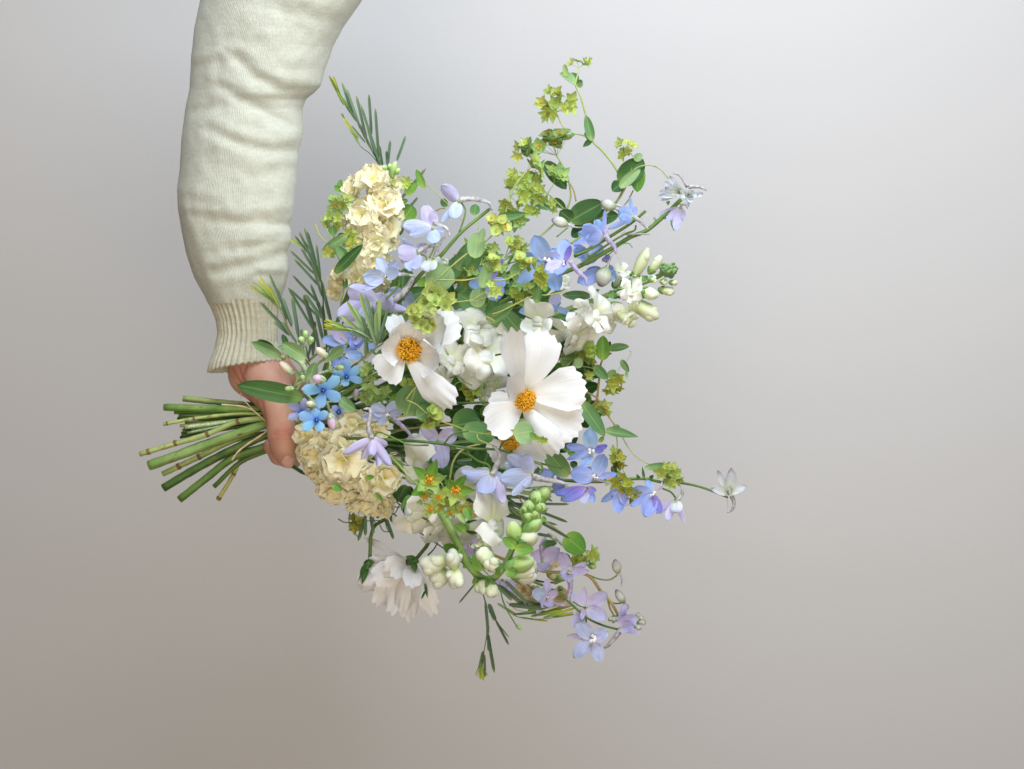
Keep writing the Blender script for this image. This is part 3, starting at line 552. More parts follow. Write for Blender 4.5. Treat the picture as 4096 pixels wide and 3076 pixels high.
LX = [(-260, 452), (-120, 442), (0, 432), (60, 420), (120, 413), (190, 410), (240, 400), (300, 392), (360, 388), (410, 383), (450, 385), (500, 392), (550, 402), (600, 420), (640, 442), (665, 456), (690, 466), (720, 470), (745, 465), (765, 458), (785, 450), (800, 447)]
RX = [(-260, 905), (-120, 845), (0, 783), (60, 741), (100, 720), (150, 702), (185, 692), (200, 680), (215, 660), (235, 653), (260, 654), (283, 656), (305, 650), (330, 645), (365, 642), (400, 640), (470, 632), (485, 624), (500, 628), (520, 629), (545, 620), (560, 623), (585, 624), (600, 621), (625, 614), (645, 607), (665, 602), (700, 598), (740, 600), (785, 612), (800, 614)]
def itp(tb, y): return float(np.interp(y, [a for a, b in tb], [b for a, b in tb]))
FOLD = [([(370, 250), (450, 330), (560, 385), (700, 398)], 5, 26), ([(300, 370), (430, 450), (560, 520), (655, 560)], 4.2, 24), ([(170, 480), (230, 470), (310, 452)], 2.6, 20), ([(260, 560), (400, 622), (520, 648), (640, 640)], 4.2, 24), ([(180, 925), (400, 952), (610, 928)], 3.4, 24), ([(270, 1168), (380, 1142), (480, 1122), (600, 1085)], 4.2, 24), ([(470, 1180), (610, 1186)], 2.6, 18), ([(185, 290), (290, 262)], 2.4, 22), ([(400, 1060), (600, 1035)], 2.4, 20), ([(440, 760), (620, 730)], 1.8, 26), ([(150, 860), (290, 880)], 1.6, 22), ([(560, 40), (640, 55), (800, 90)], 2.0, 28), ([(130, 900), (170, 1050), (230, 1200)], 1.8, 16), ([(230, 100), (250, 200), (215, 320)], 1.8, 22)]
def folds(x, y):
    h = 0
    for ln, A, wd in FOLD:
        bd, sg = 1e9, 1
        for p, q in zip(ln[:-1], ln[1:]):
            bx, by = q[0] - p[0], q[1] - p[1]; t = ((x - p[0]) * bx + (y - p[1]) * by) / (bx * bx + by * by); tc = min(1, max(0, t)); dx, dy = x - p[0] - tc * bx, y - p[1] - tc * by; dd = math.hypot(dx, dy)
            if dd < bd: bd = dd; sg = 1 if bx * dy - by * dx > 0 else -1; 
        s_ = bd / wd
        if s_ < 5: h += A * .32 * (-1.0 * math.exp(-s_ * s_) + (.75 if sg < 0 else .35) * math.exp(-((s_ - 1.9) / 1.1) ** 2))
    return h
def tube_rows(ys, nseg, fn): 
    rows = []; uvs = []
    for j, y in enumerate(ys):
        l, r = itp(LX, y) * 1.8517, itp(RX, y) * 1.8517; row = []
        for k in range(nseg):
            an = 2 * math.pi * k / nseg; row.append(fn(y, l, r, an))
        rows.append(row); uvs.append([(k / nseg, j / (len(ys) - 1)) for k in range(nseg)])
    return rows, uvs
def sleeve_pt(y, l, r, an):
    cx, hw = (l + r) / 2, (r - l) / 2; sx = math.cos(an); sy = math.sin(an)
    sx = math.copysign(abs(sx) ** .92, sx); x = cx + hw * sx; py = y * 1.8517
    hd = hw * .78 * S * min(1, 1.0); d = sy * hd - 6 * (1 - min(1, max(0, y / 640)))
    # gather towards the cuff
    f = folds((x - 600) / .9336, py / .9336) if sy > -.25 else 0
    wob = mnoise.noise(Vector((x * .006, py * .006, sy * 2))) * 2.2 + mnoise.noise(Vector((x * .02, py * .02, sy * 5 + 3))) * .7
    d += (f + wob) * max(0, sy) ** .6; x += (f * .6 + wob * .5) / S * sx * .35
    return px2(FX, (x, py), d)
ys = list(np.linspace(-200, 640, 190)) + [648, 655]
m = MB(); m.grid(*tube_rows(ys, 200, sleeve_pt), 'knit', True); sl = m.build('sleeve', person)
NR = 36
def cuff_pt(y, l, r, an):
    cx, hw = (l + r) / 2, (r - l) / 2; rib = math.cos(an * NR + .8 * math.sin(y * .02)); t = (y - 646) / (800 - 646)
    g = (.5 + .5 * rib) ** .55; h = (-1.7 + 1.9 * g) * min(1, .35 + t * 4) * (1 - .35 * max(0, t - .85) / .15); h += .5 * mnoise.noise(Vector((an * 3, y * .03, 1)))
    x = cx + (hw + h / S * .8) * math.cos(an); d = (hw * S * .82 + h) * math.sin(an)
    lowf = max(0., t - .55) / .45
    py = y * 1.8517 + lowf * ((-14 * (1 - abs((x - l) / (r - l) - .0)) + 6) * -1 * (1 if True else 0) - 26 * ((x - l) / (r - l))) - (4 + 14 * math.sin(an)) * lowf + lowf * 5 * rib * .5
    return px2(FX, (x, py), d)
ys = list(np.linspace(646, 800, 40)); rows, uvs = tube_rows(ys, NR * 9, cuff_pt)
# the hem turns in
cen = [sum(rows[-1], Vector()) / len(rows[-1])]
rows.append([v.lerp(cen[0], .05) + Vector((0, 0, -.0006)) for v in rows[-1]]); rows.append([v.lerp(cen[0], .12) + Vector((0, 0, .001)) for v in rows[-2]]); rows.append([v.lerp(cen[0], .34) + Vector((0, 0, .016)) for v in rows[-3]]); uvs += [uvs[-1]] * 3
m = MB(); m.grid(rows, uvs, 'knit_rib', True); m.build('cuff', sl)

# ================================================================== the flowers (each stem is a thing; cut end, hand, head)
def T_(name, label, cat, cut): return thing(name, label, cat, px2(Z1, cut[0][:2], cut[0][2]))
FL, FO = 'flower', 'foliage'

# ---- cream stock beside the sleeve
c = [(425, 1560, 8, 60), (640, 1390, 8), (850, 1230, 7)]
t = T_('stock_stem', 'cream stock spike of double ruffled flowers rising beside the sweater sleeve', FL, c)
stem(t, Z3, [(300, 1500, 6), (480, 900, 8), (620, 500, 12), (700, 100, 14), (760, -160, 14), (790, -480, 12)], 10, 40, 'stem_green', cut=c, hand=(1125, 1752, 7), wend=22)
for x, y, r, d, ax in ((560, 1090, 138, 34, (-.2, 0, .5)), (350, 1200, 112, 24, (-.8, 0, .2)), (790, 1140, 84, 6, (.8, 0, .2)), (715, 1330, 140, 38, (.5, 0, .1)), (450, 1430, 145, 40, (-.4, 0, 0)), (340, 1560, 105, 28, (-.7, 0, -.1)), (520, 1600, 120, 38, (-.1, 0, -.2)), (720, 1570, 115, 32, (.5, 0, -.1)), (830, 1450, 70, 18, (.8, 0, 0)), (610, 1180, 80, 22, (0, 0, .2))):
    stock(t, Z2, (x, y), r, d, ax)
for x, y, r, d, ax in ((830, 190, 130, 40, (.2, 0, 0)), (960, 110, 100, 28, (.6, 0, .1)), (800, 330, 115, 44, (0, 0, -.1)), (650, 520, 92, 42, (-.2, 0, -.2)), (470, 450, 80, 26, (-.7, 0, 0)), (460, 560, 76, 24, (-.7, 0, -.3)), (960, 430, 100, 30, (.5, 0, -.2)), (880, 560, 92, 30, (.2, 0, -.5)), (600, 320, 86, 32, (-.4, 0, 0)), (430, 640, 72, 20, (-.6, 0, -.5)), (740, 590, 70, 28, (0, 0, -.5))):
    stock(t, Z3, (x, y), r, d, ax)
for a, b, w_ in (((700, 1040), (670, 975), 66), ((745, 1080), (790, 940), 70), ((790, 1060), (825, 1005), 46), ((740, 1020), (730, 960), 50), ((760, 1100), (755, 1000), 54)): pbud(t, Z2, a, b, w_, 22, 'bud_green', 4, True, 0, 'sepal_green')

# ---- cream stock under the hand
c = [(300, 1470, 9, 65), (500, 1350, 9), (700, 1240, 9), (930, 1130, 9)]
t = T_('stock_stem', 'cream stock with large ruffled double flowers below the blue star flowers, against the thumb', FL, c)
stem(t, Z7, [(150, 560, 12), (500, 700, 20), (900, 950, 28), (1150, 1150, 34)], 20, 45, 'stem_dark', cut=c, hand=(1118, 1728, 8), wend=36)
for x, y, r, d, ax in ((330, 520, 125, 46, (-.4, 0, .3)), (290, 740, 105, 44, (-.7, 0, 0)), (440, 760, 150, 52, (-.2, 0, -.1)), (560, 560, 120, 50, (0, 0, .3)), (860, 400, 160, 50, (.2, 0, .5)), (780, 600, 170, 58, (.1, 0, .3)), (760, 810, 215, 64, (0, 0, 0)), (1120, 440, 130, 40, (.5, 0, .4)), (1000, 640, 140, 50, (.4, 0, 0)), (1230, 990, 175, 60, (.4, 0, 0)), (1060, 960, 130, 58, (.1, 0, 0)), (1090, 1140, 130, 56, (.2, 0, -.3)), (520, 980, 120, 42, (-.4, 0, -.3)), (640, 1170, 170, 46, (-.2, 0, -.5)), (860, 1160, 130, 44, (.1, 0, -.5)), (990, 1300, 150, 44, (.1, 0, -.6)), (1220, 1290, 110, 38, (.4, 0, -.5)), (1330, 840, 95, 36, (.7, 0, 0)), (400, 900, 110, 44, (-.5, 0, -.2)), (820, 1000, 110, 56, (0, 0, -.1)), (620, 900, 110, 54, (-.2, 0, 0)), (850, 1330, 70, 36, (-.2, 0, -.7)), (1110, 1390, 66, 38, (.2, 0, -.8)), (1220, 1400, 60, 36, (.3, 0, -.8))):
    stock(t, Z7, (x, y), r, d, ax)
for b, tp, w_ in (((640, 1080), (740, 1140), 90), ((1010, 1000), (1100, 985), 60), ((1110, 1180), (1200, 1250), 50)): leaf(t, Z7, b, tp, w_, 66, 'leaf_bright', 2, 'ovate', .4)

# ---- small peach stock low in the bouquet
c = [(470, 1005, -10, 30), (700, 1000, -10)]
t = T_('stock_stem', 'small peach stock with a green bud tip behind the mauve delphiniums', FL, c)
stem(t, B4, [(-300, 200, -16), (300, 550, -24), (650, 700, -28), (850, 720, -28)], -25, 30, 'stem_dark', cut=c, hand=(1110, 1700, -8))
for x, y, r, d in ((490, 780, 80, -22), (600, 850, 90, -20), (870, 850, 80, -26), (760, 480, 90, -34), (640, 480, 70, -34), (590, 560, 60, -32), (-30, -30, 70, -30), (40, 330, 60, -34), (-100, 450, 50, -34), (-280, 500, 45, -34)):
    stock(t, B4, (x, y), r, d, None, 'peach', 6, 7)
for i in range(16):
    a = R.uniform(0, 6.28); q = R.uniform(0, 70); pbud(t, B4, (840, 690), (850 + math.cos(a) * q * 1.2, 680 + math.sin(a) * q), R.uniform(40, 62), -22 + R.uniform(-4, 8), 'bud_green', 3, False)
pbud(t, B4, (740, 620), (830, 690), 70, -20, 'peach', 3); pbud(t, B4, (860, 800), (890, 750), 50, -20, 'bud_green', 3)

# ---- white snapdragon with the green tip on the right
c = [(455, 770, -6, 48), (700, 795, -6), (880, 812, -5)]
t = T_('snapdragon_stem', 'white snapdragon spike with pale green buds and a knobbly green tip, below the blue delphiniums', FL, c)
stem(t, Z5, [(200, 1150, 16), (600, 1000, 22), (870, 930, 28), (1100, 840, 30), (1300, 770, 30), (1500, 690, 30), (1680, 630, 30), (1830, 570, 30), (1920, 520, 30)], 30, 64, 'stem_pale', cut=c, hand=(1112, 1618, -4), wend=40)
for b, mo, s_, op, up, d in (((1450, 660), (1530, 530), 110, .75, (-.3, 1), 18), ((1470, 720), (1600, 705), 130, .95, (.3, 1), 46), ((1100, 960), (1300, 900), 200, 1., (.5, 1), 46), ((930, 1010), (1110, 1120), 200, .95, (.6, 1), 34), ((860, 930), (770, 960), 180, 1., (0, 1), 44), ((1050, 1010), (1200, 1060), 150, .8, (.6, .8), 26), ((640, 1060), (680, 1090), 150, .8, (0, 1), 24), ((960, 690), (1000, 640), 110, .8, (.5, 1), 0)):
    snap(t, Z5, b, mo, d, s_, up, 'snap_white', 14, op)
for b, e, w_, d in (((1620, 590), (1755, 310), 112, 30), ((1765, 535), (1870, 380), 90, 34), ((1680, 690), (1835, 740), 118, 42), ((1850, 680), (1985, 705), 84, 36), ((1600, 780), (1845, 935), 150, 36)):
    pbud(t, Z5, b, e, w_, d, 'snap_green', 2, True, 4)
for b, mo, s_, op, up, d, wd in (((1400, 830), (1590, 925), 150, .8, (.6, .8), 36, 140), ((1330, 850), (1420, 960), 160, .95, (.6, .8), 30, 110), ((1180, 900), (1220, 1010), 180, 1., (.5, .9), 40, 110), ((1000, 960), (1010, 1060), 180, 1., (.2, 1), 38, 110), ((1250, 820), (1180, 880), 120, .9, (0, 1), 46, 90), ((1560, 650), (1650, 560), 90, .7, (0, 1), 24, 80)):
    snap(t, Z5, b, mo, d, s_, up, 'snap_green' if b[0] > 1350 else 'snap_white', 8, op, wd)
snap(t, Z5, (1480, 880), (1590, 960), 44, 130, (.6, .8), 'snap_green', 6, .55, 100, False)
for a, b, w_ in (((1760, 590), (1820, 590), 70), ((1860, 610), (1910, 615), 66), ((1940, 620), (2010, 625), 56)): pbud(t, Z5, a, b, w_, 42, 'snap_green', 2)
for i in range(34):
    q = R.uniform(.1, 1) ** .6; a = i * 2.4; x, y = 1930 + math.cos(a) * 85 * q, 515 + math.sin(a) * 72 * q
    m = MB(); d = 34 + 14 * (1 - q * q); p0, p1 = px2(Z5, (1900, 530), d - 10), px2(Z5, (x + 12, y - 10), d + 4); w_ = mm(Z5, R.uniform(40, 58), d); m.blob(p0.lerp(p1, .5), p1, w_, 'tip_green', lambda k: math.sqrt(max(0, 1 - (1.6 * k - .6) ** 2)) if k > .37 else .6 + k, 8, 6, 3, .1); m.build('bud', t)
for b, tp, w_, d in (((1210, 800), (1110, 780), 80, 48), ((1480, 690), (1400, 740), 80, 48), ((1530, 740), (1430, 720), 80, 46), ((1050, 900), (930, 960), 80, 44), ((1090, 870), (1150, 910), 60, 46), ((1700, 560), (1740, 600), 66, 38), ((1060, 930), (1090, 970), 50, 44), ((1490, 660), (1550, 610), 70, 36), ((1380, 800), (1420, 860), 60, 46), ((860, 1040), (930, 1090), 70, 30), ((1320, 680), (1260, 720), 66, 40)): leaf(t, Z5, b, tp, w_, d, 'leaf_glauc', 3, 'obov', .3)
leaf(t, Z5, (1240, 740), (990, 730), 90, 26, 'leaf_glauc', -4, 'ovate', .3)
leaf(t, Z5, (980, 800), (720, 840), 80, 16, 'leaf_dark', -8, 'ovate', .3)

# ---- white snapdragon in the middle, behind the two cosmos
c = [(305, 838, 4, 56), (600, 846, 5), (880, 850, 6)]
t = T_('snapdragon_stem', 'white snapdragon whose florets show between the two open cosmos', FL, c)
stem(t, Z6, [(-300, 900, 14), (300, 600, 26), (700, 450, 30), (1000, 300, 32), (1150, 100, 32)], 28, 50, 'stem_green', cut=c, hand=(1112, 1628, 6))
for b, mo, s_, up, d in (((960, 330), (1040, 240), 190, (.1, 1), 40), ((1050, 350), (1020, 170), 150, (-.2, 1), 34), ((1060, 520), (1150, 470), 220, (.2, 1), 38), ((1010, 560), (1060, 600), 180, (.1, 1), 34), ((760, 540), (860, 500), 150, (.6, .8), 44), ((700, 600), (790, 590), 150, (.6, .6), 40), ((1120, 650), (1190, 770), 150, (.3, .8), 22), ((1080, 330), (1170, 340), 130, (.4, .9), 30), ((1260, 330), (1370, 330), 150, (.2, 1), 26)):
    snap(t, Z6, b, mo, d, s_ * 1.1, up, 'snap_white', 12, 1.)
for b, tp, w_ in (((1180, 180), (1080, 90), 70), ((1220, 300), (1120, 300), 60), ((980, 400), (900, 460), 80), ((1240, 560), (1280, 650), 60), ((1000, 480), (900, 620), 90)): leaf(t, Z6, b, tp, w_, 26, 'leaf_dark', 2, 'ovate', .3)

# ---- thick bent snapdragon with the upright budding tip
c = [(185, 1295, 12, 78), (420, 1212, 12), (640, 1130, 12), (900, 1040, 12)]
t = T_('snapdragon_stem', 'bent snapdragon with a thick green stem, white globe buds and a tip that turns upward', FL, c)
stem(t, B1, [(-500, 300, 20), (100, 500, 40), (420, 800, 62), (540, 1000, 74), (640, 1190, 80), (740, 1390, 84), (830, 1520, 86), (920, 1580, 86), (1010, 1570, 86), (1090, 1490, 86), (1180, 1310, 86), (1290, 1080, 86), (1370, 950, 86), (1440, 840, 86)], 80, 96, 'stem_mid', cut=c, hand=(1116, 1690, 10), wend=50)
snap(t, B1, (750, 1090), (1010, 1060), 72, 300, (.1, 1), 'snap_white', 14, .95, 150)
for b, e, w_, d in (((560, 1390), (330, 1480), 185, 84), ((560, 1500), (440, 1620), 170, 80), ((640, 1480), (600, 1330), 160, 92), ((640, 1480), (660, 1660), 165, 90), ((1000, 1480), (870, 1290), 150, 96), ((1050, 1480), (960, 1420), 150, 102), ((930, 1590), (880, 1700), 150, 90), ((960, 1600), (1010, 1750), 130, 94)):
    pbud(t, B1, b, e, w_, d, 'bud_snap' if b[0] < 700 else 'snap_green', 2, b[0] > 640, 6)
for b, e, w_, d in (((560, 1400), (400, 1420), 110, 88), ((640, 1500), (560, 1560), 100, 92), ((1180, 1540), (1400, 1500), 130, 88), ((640, 1420), (680, 1350), 90, 88)): pbud(t, B1, b, e, w_, d, 'bud_snap', 2, False, 4)
snap(t, B1, (1000, 1380), (880, 1230), 88, 130, (-.4, 1), 'snap_green', 6, .7, 130, False)
pbud(t, B1, (1120, 1480), (1390, 1400), 170, 96, 'bud_green', 3); pbud(t, B1, (1180, 1540), (1410, 1570), 165, 84, 'snap_white', 2); pbud(t, B1, (1220, 1480), (1420, 1460), 150, 82, 'snap_green', 2)
for a, b, w_, mt in (((1230, 1260), (1180, 1030), 125, 'bud_green'), ((1230, 1260), (1420, 1150), 130, 'snap_green'), ((1240, 1250), (1330, 1190), 110, 'snap_green'), ((1300, 1120), (1460, 1020), 115, 'bud_green'), ((1330, 1050), (1350, 930), 120, 'bud_green'), ((1380, 960), (1330, 830), 130, 'bud_green'), ((1400, 940), (1480, 850), 130, 'bud_green'), ((1400, 900), (1440, 740), 130, 'bud_green'), ((1440, 850), (1520, 700), 110, 'bud_green'), ((1420, 860), (1400, 740), 100, 'bud_green'), ((1350, 1000), (1440, 930), 110, 'bud_green'), ((1340, 960), (1290, 880), 100, 'bud_green')): pbud(t, B1, a, b, w_ * 1.22, 92, mt, 3)
for b, tp, w_, d in (((900, 1500), (820, 1330), 130, 98), ((1220, 1280), (1090, 1190), 100, 98), ((1210, 1300), (1390, 1300), 120, 100), ((1120, 1500), (1230, 1540), 110, 100), ((740, 1130), (640, 1060), 80, 82), ((640, 1310), (530, 1260), 110, 74), ((690, 1290), (690, 1370), 44, 88), ((1040, 1560), (1060, 1490), 50, 96), ((1460, 1010), (1510, 1020), 60, 96), ((840, 1640), (830, 1560), 70, 92), ((1330, 980), (1270, 900), 80, 92), ((730, 1480), (760, 1370), 60, 84)): leaf(t, B1, b, tp, w_, d, 'calyx_leaf' if 'calyx_leaf' in MAT else 'leaf_bright', 2, 'ovate', .35)

# ---- wilting white snapdragon low on the left
c = [(300, 1475, -4, 34), (600, 1290, -4)]
t = T_('snapdragon_stem', 'drooping white snapdragon florets beside the orange-centred bupleurum', FL, c)
stem(t, B1, [(-400, 280, 8), (100, 420, 24), (450, 700, 40), (520, 1000, 44), (590, 1220, 44), (620, 1310, 44)], 40, 46, 'stem_green', cut=c, hand=(1114, 1720, -4))
for b, mo, s_, up, d in (((420, 440), (290, 500), 210, (-.3, 1), 52), ((340, 380), (310, 400), 150, (.2, 1), 48), ((200, 820), (260, 990), 250, (.5, .3), 54), ((420, 960), (480, 1120), 190, (.4, .5), 50), ((900, 640), (830, 740), 190, (.2, .8), 40), ((960, 690), (930, 750), 170, (.3, .8), 44), ((640, 1080), (620, 1170), 150, (.4, .4), 40)):
    snap(t, B1, b, mo, d, s_ * 1.2, up, 'snap_white', 8, 1.)
leaf(t, B1, (180, 690), (90, 850), 110, 44, 'leaf_dark'); leaf(t, B1, (200, 700), (240, 800), 70, 44, 'leaf_dark')

# ---- delphinium leaning over the cream stock
c = [(385, 880, 2, 26), (700, 885, 2), (900, 882, 2)]
t = T_('delphinium_stem', 'pale blue delphinium with grey wilting spurs leaning over the cream stock', FL, c)
stem(t, B5, [(-400, 2100, 16), (-40, 1700, 34), (240, 1430, 50), (500, 1110, 58), (740, 880, 60), (950, 640, 58), (1270, 375, 54)], 55, 54, 'stem_green', cut=c, hand=(1116, 1652, 4), wend=36)
delph(t, B5, (930, 290), 58, [(735, 115, 150, 6, 'del_lav'), (860, 470, 150, 6), (730, 530, 80, 2), (760, 180, 110, -6)], [(940, 275), (1050, 262), (1170, 280), (1260, 310), (1300, 390)], [(955, 305), (1000, 380), (990, 470), (930, 640)], 'del_pale', 0, -.2, sw=70)
delph(t, B5, (640, 590), 68, [(300, 560, 180, 4), (370, 665, 110, 8), (545, 330, 160, -4, 'del_lav'), (650, 760, 160, 4), (765, 640, 110, 2), (640, 400, 120, 2, 'del_lav')], [(650, 520), (720, 560), (790, 590), (830, 680)], [(665, 590), (675, 680), (660, 790), (600, 920)], 'del_pale', 0, -.1, sw=60)
delph(t, B5, (480, 860), 66, [(250, 850, 200, 8, 'del_lav'), (290, 700, 80, -4), (350, 1060, 150, 6), (290, 960, 140, 4), (560, 760, 140, -4, 'del_lav'), (430, 1050, 140, 2)], [(470, 850), (560, 800), (640, 785), (715, 775)], [(500, 880), (560, 900), (570, 980), (540, 1060)], 'del_pale', 0, -.2, sw=60)
delph(t, B5, (650, 920), 64, [(530, 1060, 130, 6), (700, 970, 110, 2), (620, 1060, 110, 4)], [(660, 900), (700, 800), (740, 720), (780, 685)], None, 'del_white', 0, -.2, sw=46)
delph(t, B5, (760, 930), 60, [(800, 980, 40, 0)], [(740, 920), (800, 950), (795, 1010), (740, 1040)], None, 'del_white', 0)
delph(t, Z3, (930, 495), 70, [(855, 300, 120, 2), (710, 495, 165, 8), (1040, 340, 120, -4), (720, 610, 80, 10), (1060, 430, 120, 8)], [(1040, 470), (1130, 470), (1220, 490)], [(1040, 490), (1060, 560), (1000, 640), (930, 700)], 'del_pale', 22, .3, sw=44)
delph(t, Z3, (860, 740), 62, [(570, 590, 200, 4, 'del_lav'), (470, 870, 210, 8), (1010, 760, 200, 8, 'del_lav'), (1150, 815, 76, 4, 'del_lav'), (680, 900, 150, 4), (900, 640, 120, -8)], [(960, 730), (1080, 660), (1160, 560), (1200, 480)], None, 'del_lav', 0, -.25, sw=90)
delph(t, Z3, (1100, 700), 44, [(960, 620, 150, -2), (1200, 760, 150, 2), (1180, 640, 100, 0)], None, None, 'del_pale', 0)

# ---- blue delphinium behind the tweedia
c = [(410, 925, -6, 26), (700, 935, -6), (900, 942, -6)]
t = T_('delphinium_stem', 'deep blue delphinium florets tucked behind the tweedia and the left cosmos', FL, c)
stem(t, Z3, [(200, 1700, 14), (420, 1400, 28), (560, 1180, 36), (700, 980, 40)], 36, 34, 'stem_dark', cut=c, hand=(1115, 1660, -5))
delph(t, Z3, (560, 1130), 52, [(325, 1080, 110, 4), (440, 930, 150, 8, 'del_lav'), (560, 1000, 130, -2)], None, None, 'del_blue', 0, .2)
delph(t, Z3, (640, 1060), 50, [(560, 980, 110, 4), (720, 1070, 150, 8, 'del_lav'), (690, 1180, 130, 6), (600, 1160, 120, 6)], None, None, 'del_blue', 20, .3)
delph(t, Z3, (540, 1220), 56, [(420, 1340, 130, 4), (720, 1250, 100, 8), (660, 1180, 90, 2), (470, 1160, 120, 6), (390, 1200, 80, 2)], None, None, 'del_blue', 16, .3)
delph(t, Z3, (760, 1120), 44, [(840, 1050, 130, 0), (800, 1200, 130, 4), (700, 1060, 100, 2)], None, None, 'del_blue', 0)

# ---- blue delphinium reaching right, with the greenish wilting tip
c = [(695, 1460, -2, 38), (900, 1270, -2)]
t = T_('delphinium_stem', 'blue delphinium with twin bare stems and greenish white wilting flowers at its tip', FL, c)
stem(t, B8, [(-2400, 2400, 12), (-900, 1600, 24), (-300, 1250, 34), (170, 1060, 40), (500, 880, 42), (700, 760, 42), (850, 700, 40), (1000, 580, 38), (1210, 380, 34)], 40, 50, 'stem_green', cut=c, hand=(1122, 1775, -2), wend=42)
branch(t, B8, [(120, 960, 36), (300, 870, 40), (480, 760, 44), (700, 620, 46), (850, 495, 46)], 40, 40, 'stem_green'); branch(t, B8, [(180, 1050, 46), (400, 880, 48), (640, 730, 48), (740, 690, 46), (750, 640, 46)], 46, 26, 'stem_green')
branch(t, B8, [(450, 960, 44), (620, 830, 46), (680, 830, 46), (715, 870, 46)], 46, 14, 'stem_green'); branch(t, B8, [(650, 740, 44), (800, 730, 44), (900, 735, 44)], 44, 22, 'spur_grey')
for pts in ([(550, 920), (570, 980), (610, 992)], [(640, 700), (600, 740), (620, 780)], [(740, 770), (790, 790), (815, 815)], [(880, 540), (830, 560), (780, 590)], [(910, 640), (940, 590), (955, 520)]): branch(t, B8, pts, 46, 6, 'spur_grey', 'tendril')
delph(t, B8, (1200, 310), 40, [(985, 300, 75, 8), (1010, 385, 70, 6), (1050, 200, 60, 6), (1090, 130, 70, 4), (990, 340, 70, 12), (1040, 250, 75, 12), (1150, 200, 90, 8), (1290, 440, 80, 10), (1340, 360, 80, 12), (1210, 350, 60, 12)], [(1280, 250), (1200, 130), (1130, 105)], None, 'del_white', 18, .5, sw=44)
delph(t, B8, (1290, 330), 46, [(1310, 420, 70, 6), (1390, 340, 60, 2), (1440, 320, 60, 0), (1250, 300, 70, 8), (1340, 290, 70, 6), (1200, 270, 50, 8)], [(1290, 250), (1400, 250), (1475, 285)], None, 'del_white', 22, .5, sw=46)
delph(t, B8, (1210, 460), 38, [(1070, 600, 90, 4), (1150, 695, 100, 6), (1230, 590, 80, 4), (985, 530, 60, 0, 'del_lav')], [(1200, 440), (1250, 430), (1280, 470)], None, 'del_mauve', 0, -.2)
for b, tp, w_ in (((1080, 390), (1080, 440), 40), ((1120, 580), (1140, 700), 50), ((960, 600), (925, 560), 22), ((1040, 580), (1040, 545), 40)): leaf(t, B8, b, tp, w_, 40, 'leaf_glauc', 2, 'acute')
delph(t, B8, (720, 560), 52, [(565, 490, 160, 8), (600, 570, 130, 12), (685, 340, 44, 0), (465, 680, 56, 0), (750, 450, 60, 0)], [(740, 560), (800, 610), (875, 680)], None, 'del_blue', 0, -.1, sw=50)
delph(t, B8, (420, 770), 56, [(200, 660, 150, 8), (250, 790, 150, 14), (435, 475, 46, 2), (90, 825, 56, 0), (320, 580, 130, -8), (140, 720, 100, -8)], [(430, 700), (460, 780), (530, 860), (545, 935)], [(430, 800), (300, 880), (120, 950)], 'del_blue', 24, -.05, smat='spur_lilac', sw=70)
dbud(t, B8, (545, 470), (390, 400), 115, 34, [(530, 430), (600, 450), (640, 455)], [(550, 480), (590, 510)]); dbud(t, B8, (60, 640), (-110, 580), 110, 36, [(40, 620), (120, 660), (210, 665)], [(60, 660), (-60, 760)])
delph(t, Z5, (860, 430), 56, [(745, 200, 175, 8), (555, 375, 115, -2), (590, 625, 120, 4), (955, 700, 165, 6), (975, 380, 120, 2, 'del_lav')], None, None, 'del_blue', 44, .2)
delph(t, Z5, (1010, 450), 60, [(1010, 225, 140, -6), (850, 500, 130, 12, 'del_lav'), (900, 310, 110, -8), (1070, 290, 60, 6, 'del_purple'), (960, 560, 130, 14)], [(1065, 430), (1120, 510), (1200, 590), (1210, 650)], None, 'del_blue', 30, .1, smat='spur_lilac', sw=56)
delph(t, Z5, (1230, 380), 34, [(1090, 340, 110, 0), (1350, 290, 140, 0), (1210, 470, 130, 4), (1300, 420, 110, 0), (1090, 290, 90, -4)], None, None, 'del_blue', 0)
delph(t, Z5, (1350, 510), 38, [(1125, 620, 140, 4), (1465, 580, 120, -4), (1200, 520, 110, 0), (1450, 490, 80, 0)], None, None, 'del_blue', 0)
dbud(t, Z5, (1385, 480), (1330, 655), 150, 44, [(1390, 490), (1410, 430), (1440, 370)]); delph(t, Z5, (1380, 430), 40, [(1400, 370, 60, 0, 'del_purple'), (1350, 400, 50, 0, 'del_purple')], None, None, 'del_purple', 14)
delph(t, Z5, (340, 620), 48, [(160, 640, 100, 2), (255, 480, 80, -4), (450, 770, 170, 8), (465, 410, 60, 4, 'del_purple'), (500, 620, 110, -2)], None, None, 'del_blue', 30, .1)
delph(t, Z5, (880, 820), 44, [(605, 880, 100, 2), (975, 730, 110, 0, 'del_lav'), (1090, 915, 56, 6), (850, 900, 120, 6), (930, 880, 80, 4)], None, None, 'del_blue', 18, .1, smat='spur_lilac')

